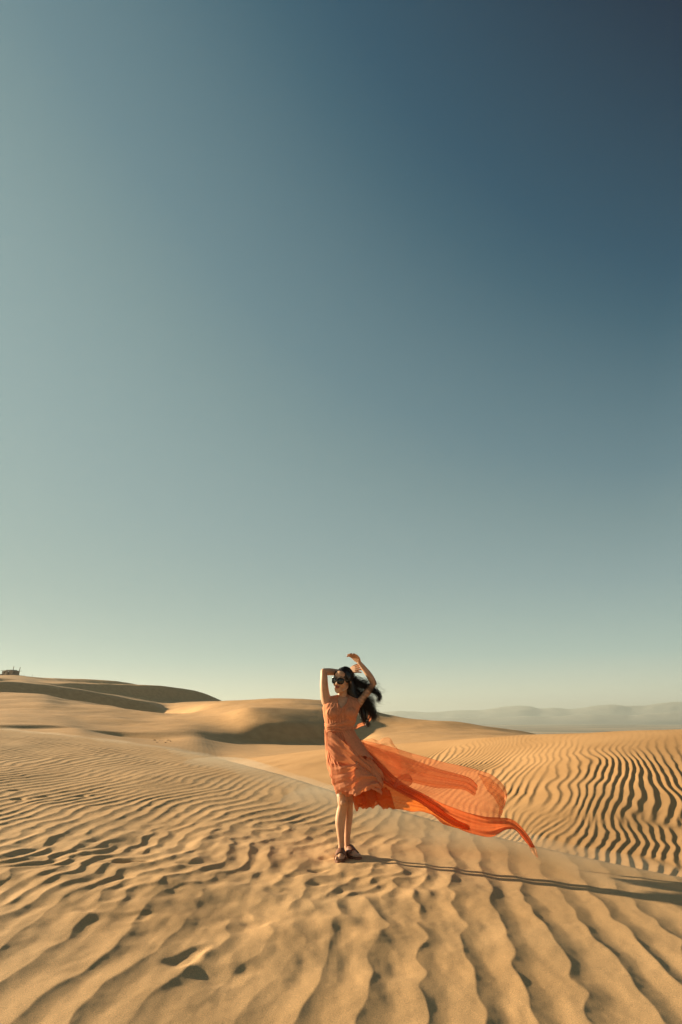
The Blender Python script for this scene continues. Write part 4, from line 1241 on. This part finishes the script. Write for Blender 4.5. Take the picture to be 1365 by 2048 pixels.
# the hanging mass
cap.tube([W(690, 1347, 0.045), W(697, 1362, 0.045), W(702, 1378, 0.05), W(708, 1391, 0.045), W(717, 1401, 0.04), W(724, 1407, 0.04)], [0.052, 0.064, 0.062, 0.056, 0.044, 0.020], n=14)
cap.tube([W(721, 1408, 0.06), W(725, 1418, 0.07), W(728, 1430, 0.075), W(729, 1440, 0.075)], [0.010, 0.024, 0.030, 0.020], n=12)
rg = random.Random(5)
def J(px, py, dy, s, sd=0.03): return W(px + rg.gauss(0, s) * 1.15, py + rg.gauss(0, s) * 1.15, dy + rg.gauss(0, sd) * 0.7)
def strand(pts, r0, n=3, sub=7):
    k = len(pts)
    w1, w2 = rg.uniform(0, 6.28), rg.uniform(0, 6.28)
    fr = rg.uniform(0.45, 0.7)
    pts = [p + Vector((math.sin(w1 + i * fr * 2.0), math.cos(w2 + i * fr * 2.2), math.sin(w2 + i * fr * 2.1))) * (0.015 * min(1, max(0, i - 1.5) / 3)) for i, p in enumerate(pts)]
    cap.tube(pts, [r0 * (1 - 0.75 * (i / (k - 1)) ** 1.5) for i in range(k)], n=n, sub=sub, cap=False)
def root():
    # scalp point on the right/top/back, local frame
    while True:
        th = rg.uniform(0, 2 * math.pi); z = rg.uniform(-0.3, 1.0)
        q = math.sqrt(1 - z * z); d = Vector((q * math.cos(th), q * math.sin(th), z))
        if d.y < -0.35 and z < 0.75: continue
        return Hd(d.x * 0.087, 0.022 + d.y * 0.108, 0.026 + d.z * 0.104)
def over(rt):
    """way point over the skull towards the lee side"""
    loc = HI @ rt
    side = Vector((0.080, 0.060, 0.01 + 0.3 * loc.z)) if True else None
    m = (loc + side) * 0.5
    e = math.sqrt((m.x / 0.089) ** 2 + ((m.y - 0.022) / 0.110) ** 2 + ((m.z - 0.026) / 0.106) ** 2)
    m = Vector((m.x / e, 0.022 + (m.y - 0.022) / e, 0.026 + (m.z - 0.026) / e))
    return HM @ m
for k in range(1000):
    rt = root(); c = rg.random()
    a = over(rt)
    pts = [rt, a, J(702, 1372, 0.05, 4.0)]
    if c < 0.40:      # main fall, blowing down and out
        pts += [J(713, 1389, 0.04, 5.5), J(727, 1400, 0.05, 5.5), J(738, 1413, 0.06, 4.5), J(745, 1425, 0.07, 3.6), J(749, 1435, 0.07, 4.2)]
    elif c < 0.56:    # big loop out to the right and back
        pts = [rt, a, J(710, 1362, 0.05, 2.5), J(727, 1371, 0.06, 2.2), J(742, 1378, 0.06, 2.0), J(754, 1385, 0.06, 1.8), J(759.5, 1393, 0.06, 1.5), J(757, 1402, 0.06, 1.8)]
    elif c < 0.74:    # lower tail behind the arm
        pts += [J(712, 1392, 0.06, 3.5), J(720, 1406, 0.07, 3), J(724, 1420, 0.08, 3), J(728, 1434, 0.08, 3), J(734, 1445, 0.08, 2.0), J(737, 1452, 0.08, 1.8)]
    elif c < 0.90:    # short ends round the shoulder
        pts += [J(712, 1388, 0.03, 5), J(722, 1396, 0.03, 5), J(735, 1400, 0.04, 5), J(748, 1404, 0.05, 6)]
    else:             # loose across the raised arm
        pts = [rt, a, J(708, 1358, 0.04, 3), J(722, 1366, 0.03, 5), J(738, 1374, 0.03, 8), J(752, 1386, 0.03, 10)]
    strand(pts, rg.uniform(0.0011, 0.0022))
for k in range(170):   # single flyaways
    s0 = J(708 + rg.uniform(0, 25), 1362 + rg.uniform(0, 45), 0.04, 2)
    dx, dz = rg.uniform(12, 34), rg.uniform(-6, 22)
    x0 = 708 + rg.uniform(0, 22); y0 = 1360 + rg.uniform(0, 45)
    strand([J(x0, y0, 0.04, 1), J(x0 + dx * 0.4, y0 + dz * 0.1, 0.04, 1.5), J(x0 + dx * 0.8, y0 + dz * 0.5, 0.04, 2), J(x0 + dx, y0 + dz, 0.04, 2.5)], 0.0008)
for k in range(24):   # along the face and hairline
    strand([Hd(0.004, -0.075, 0.105), Hd(-0.045 - rg.uniform(0, 0.01), -0.062, 0.075), Hd(-0.074 - rg.uniform(0, .006), -0.030, 0.03), Hd(-0.083, -0.01 + rg.uniform(0, .03), -0.01 - rg.uniform(0, .02))], 0.0022)
    strand([Hd(0.006, -0.077, 0.105), Hd(0.048 + rg.uniform(0, 0.008), -0.066, 0.072), Hd(0.076 + rg.uniform(0, .006), -0.040, 0.02), Hd(0.084, -0.015 + rg.uniform(0, .03), -0.04), J(699, 1380, 0.0, 2, 0.01), J(708, 1392, 0.02, 3, 0.01)], 0.0022)
build(cap, 'hair', M_hair, person)

# ------------------------------------------------------------------ shelter on the far dune
M_wood = plain('weathered_wood', (0.105, 0.070, 0.042), 0.85)
M_wood2 = plain('grey_boards', (0.22, 0.150, 0.095), 0.9)
M_roof = plain('roof_sheet', (0.13, 0.095, 0.065), 0.8)
M_dark = plain('dark_inside', (0.02, 0.014, 0.010), 0.9)
HDst = 341.0
hx = P(22, 1349, HDst).x
hz = ground_z(hx, HDst)
hut = empty('hut', (hx, HDst, hz - 0.2), R(-24))
tag(hut, 'small weathered wooden hut with a flat overhanging roof on the far dune crest', 'hut')
def lbox(name, c, s, mat, parent=None, rot=(0, 0, 0), bev=0.0):
    x, y, z = [q / 2 for q in s]
    v = [(a * x, b * y, d * z) for d in (-1, 1) for b in (-1, 1) for a in (-1, 1)]
    f = [(0, 2, 3, 1), (4, 5, 7, 6), (0, 1, 5, 4), (2, 6, 7, 3), (0, 4, 6, 2), (1, 3, 7, 5)]
    o = mesh_obj(name, v, f, mat, parent if parent else hut, smooth=False)
    o.location = c; o.rotation_euler = rot
    return o
# walls as boards with openings between them
HW, HDp, HH = 6.4, 4.4, 2.3
xs_ = np.linspace(-HW / 2, HW / 2, 17)
for i in range(16):
    x = (xs_[i] + xs_[i + 1]) / 2
    if 9 <= i <= 10: continue                       # doorway
    hgt = HH if i not in (2, 3, 4) else 1.0
    lbox('board', (x, -HDp / 2 + random.uniform(-.03, .03), hgt / 2), (0.37, 0.06, hgt), M_wood2)
    if i in (2, 3, 4): lbox('board', (x, -HDp / 2, HH - 0.25), (0.37, 0.06, 0.5), M_wood2)
for i in range(11):
    y = -HDp / 2 + 0.2 + i * 0.4
    for s in (-1, 1): lbox('board', (s * HW / 2, y, HH / 2), (0.06, 0.37, HH), M_wood2)
lbox('back_wall', (0, HDp / 2, HH / 2), (HW, 0.08, HH), M_wood)
lbox('roof', (0.1, 0, HH + 0.14), (HW + 1.2, HDp + 1.2, 0.14), M_roof, rot=(0, R(1.5), 0))
lbox('ridge', (0.1, 0, HH + 0.38), (HW * 0.62, HDp * 0.7, 0.30), M_roof, rot=(0, R(1.5), 0))
for x in (-2.9, 0.2, 1.9): lbox('beam', (x, -HDp / 2 - 0.35, HH / 2 + 0.0), (0.16, 0.16, HH), M_wood)
lbox('low_wall', (-3.4, -HDp / 2 - 0.5, 0.45), (2.0, 0.12, 0.9), M_wood)
lbox('brace', (3.6, -1.9, 1.55), (1.5, 0.14, 0.2), M_wood, rot=(0, R(12), 0))
def pole(px, lean, top, label, r=0.17):
    x = P(px, 1349, HDst - 4).x; y = HDst - 4.0
    g = Geo(); z0 = ground_z(x, y) - 0.4
    g.tube([Vector((x, y, z0)), Vector((x + lean * 0.5, y, z0 + top * 0.5)), Vector((x + lean, y, z0 + top))], [r, r * 0.95, r * 0.85], n=10, sub=2)
    o = mesh_obj('pole', [v - Vector((x, y, z0)) for v in g.v], g.f, M_wood)
    o.location = (x, y, z0)
    tag(o, label, 'pole', 'timber poles standing before the hut')
pole(24.6, 0.35, 4.4, 'dark timber pole in front of the hut doorway, left of the two')
pole(36.2, 0.75, 4.1, 'leaning dark timber pole at the right corner of the hut')
for px, h_, lab in ((48.5, 0.75, 'short thin stake on the dune crest nearest the hut'), (65.0, 1.25, 'thin pale stake on the dune crest farther right of the hut')):
    x = P(px, 1352, 343).x; z0 = ground_z(x, 343) - 0.15
    g = Geo(); g.tube([Vector((0, 0, 0)), Vector((0.02, 0, h_ * 0.5)), Vector((-0.04, 0, h_ + 0.15))], [0.07, 0.06, 0.05], n=8, sub=2)
    o = mesh_obj('stake', g.v, g.f, M_wood); o.location = (x, 343, z0)
    tag(o, lab, 'stake', 'stakes on the far dune crest')

# ------------------------------------------------------------------ sparse desert scrub
M_scrub = plain('scrub_dark', (0.075, 0.062, 0.032), 0.9)
def tufts(name, spots, label, spread, h, n):
    rgs = random.Random(9); v, f = [], []
    for (x, y) in spots:
        z = ground_z(x, y)
        for k in range(n):
            a = rgs.uniform(0, 6.28); l = rgs.uniform(0.5, 1) * h; s_ = rgs.uniform(0, 1) * spread
            bx, by = x + math.cos(a) * s_ * rgs.random(), y + math.sin(a) * s_ * rgs.random()
            tx, ty = bx + math.cos(a) * l * 0.7, by + math.sin(a) * l * 0.7
            b = len(v); w = 0.06 * h
            v += [(bx - w, by, z - 0.03), (bx + w, by, z - 0.03), ((bx + tx) / 2 + w, (by + ty) / 2, z + l * 0.6), (tx, ty, z + l)]
            f += [(b, b + 1, b + 2), (b, b + 2, b + 3)]
    o = mesh_obj(name, v, f, M_scrub, None, smooth=False)
    tag(o, label, None, kind='stuff')
rgs = random.Random(4)
sp = []
for k in range(90):
    px = 1140 + 175 * rgs.random() ** 1.3; D = rgs.uniform(340, 385)
    p = P(px, 1466, D); sp.append((p.x, D))
tufts('scrub', sp, 'low dark scrub along the edge of the dune field', 1.6, 0.9, 14)
sp = []
for px, py in [(312, 1478), (316, 1481), (321, 1484), (336, 1477), (339, 1481), (343, 1486), (326, 1480), (333, 1484), (309, 1483)]:
    D = 57 + rgs.uniform(-4, 4); p = P(px, py, D); sp.append((p.x, D))
tufts('dry_grass', sp, 'small tufts of dry grass on the rippled hummock', 0.14, 0.14, 7)
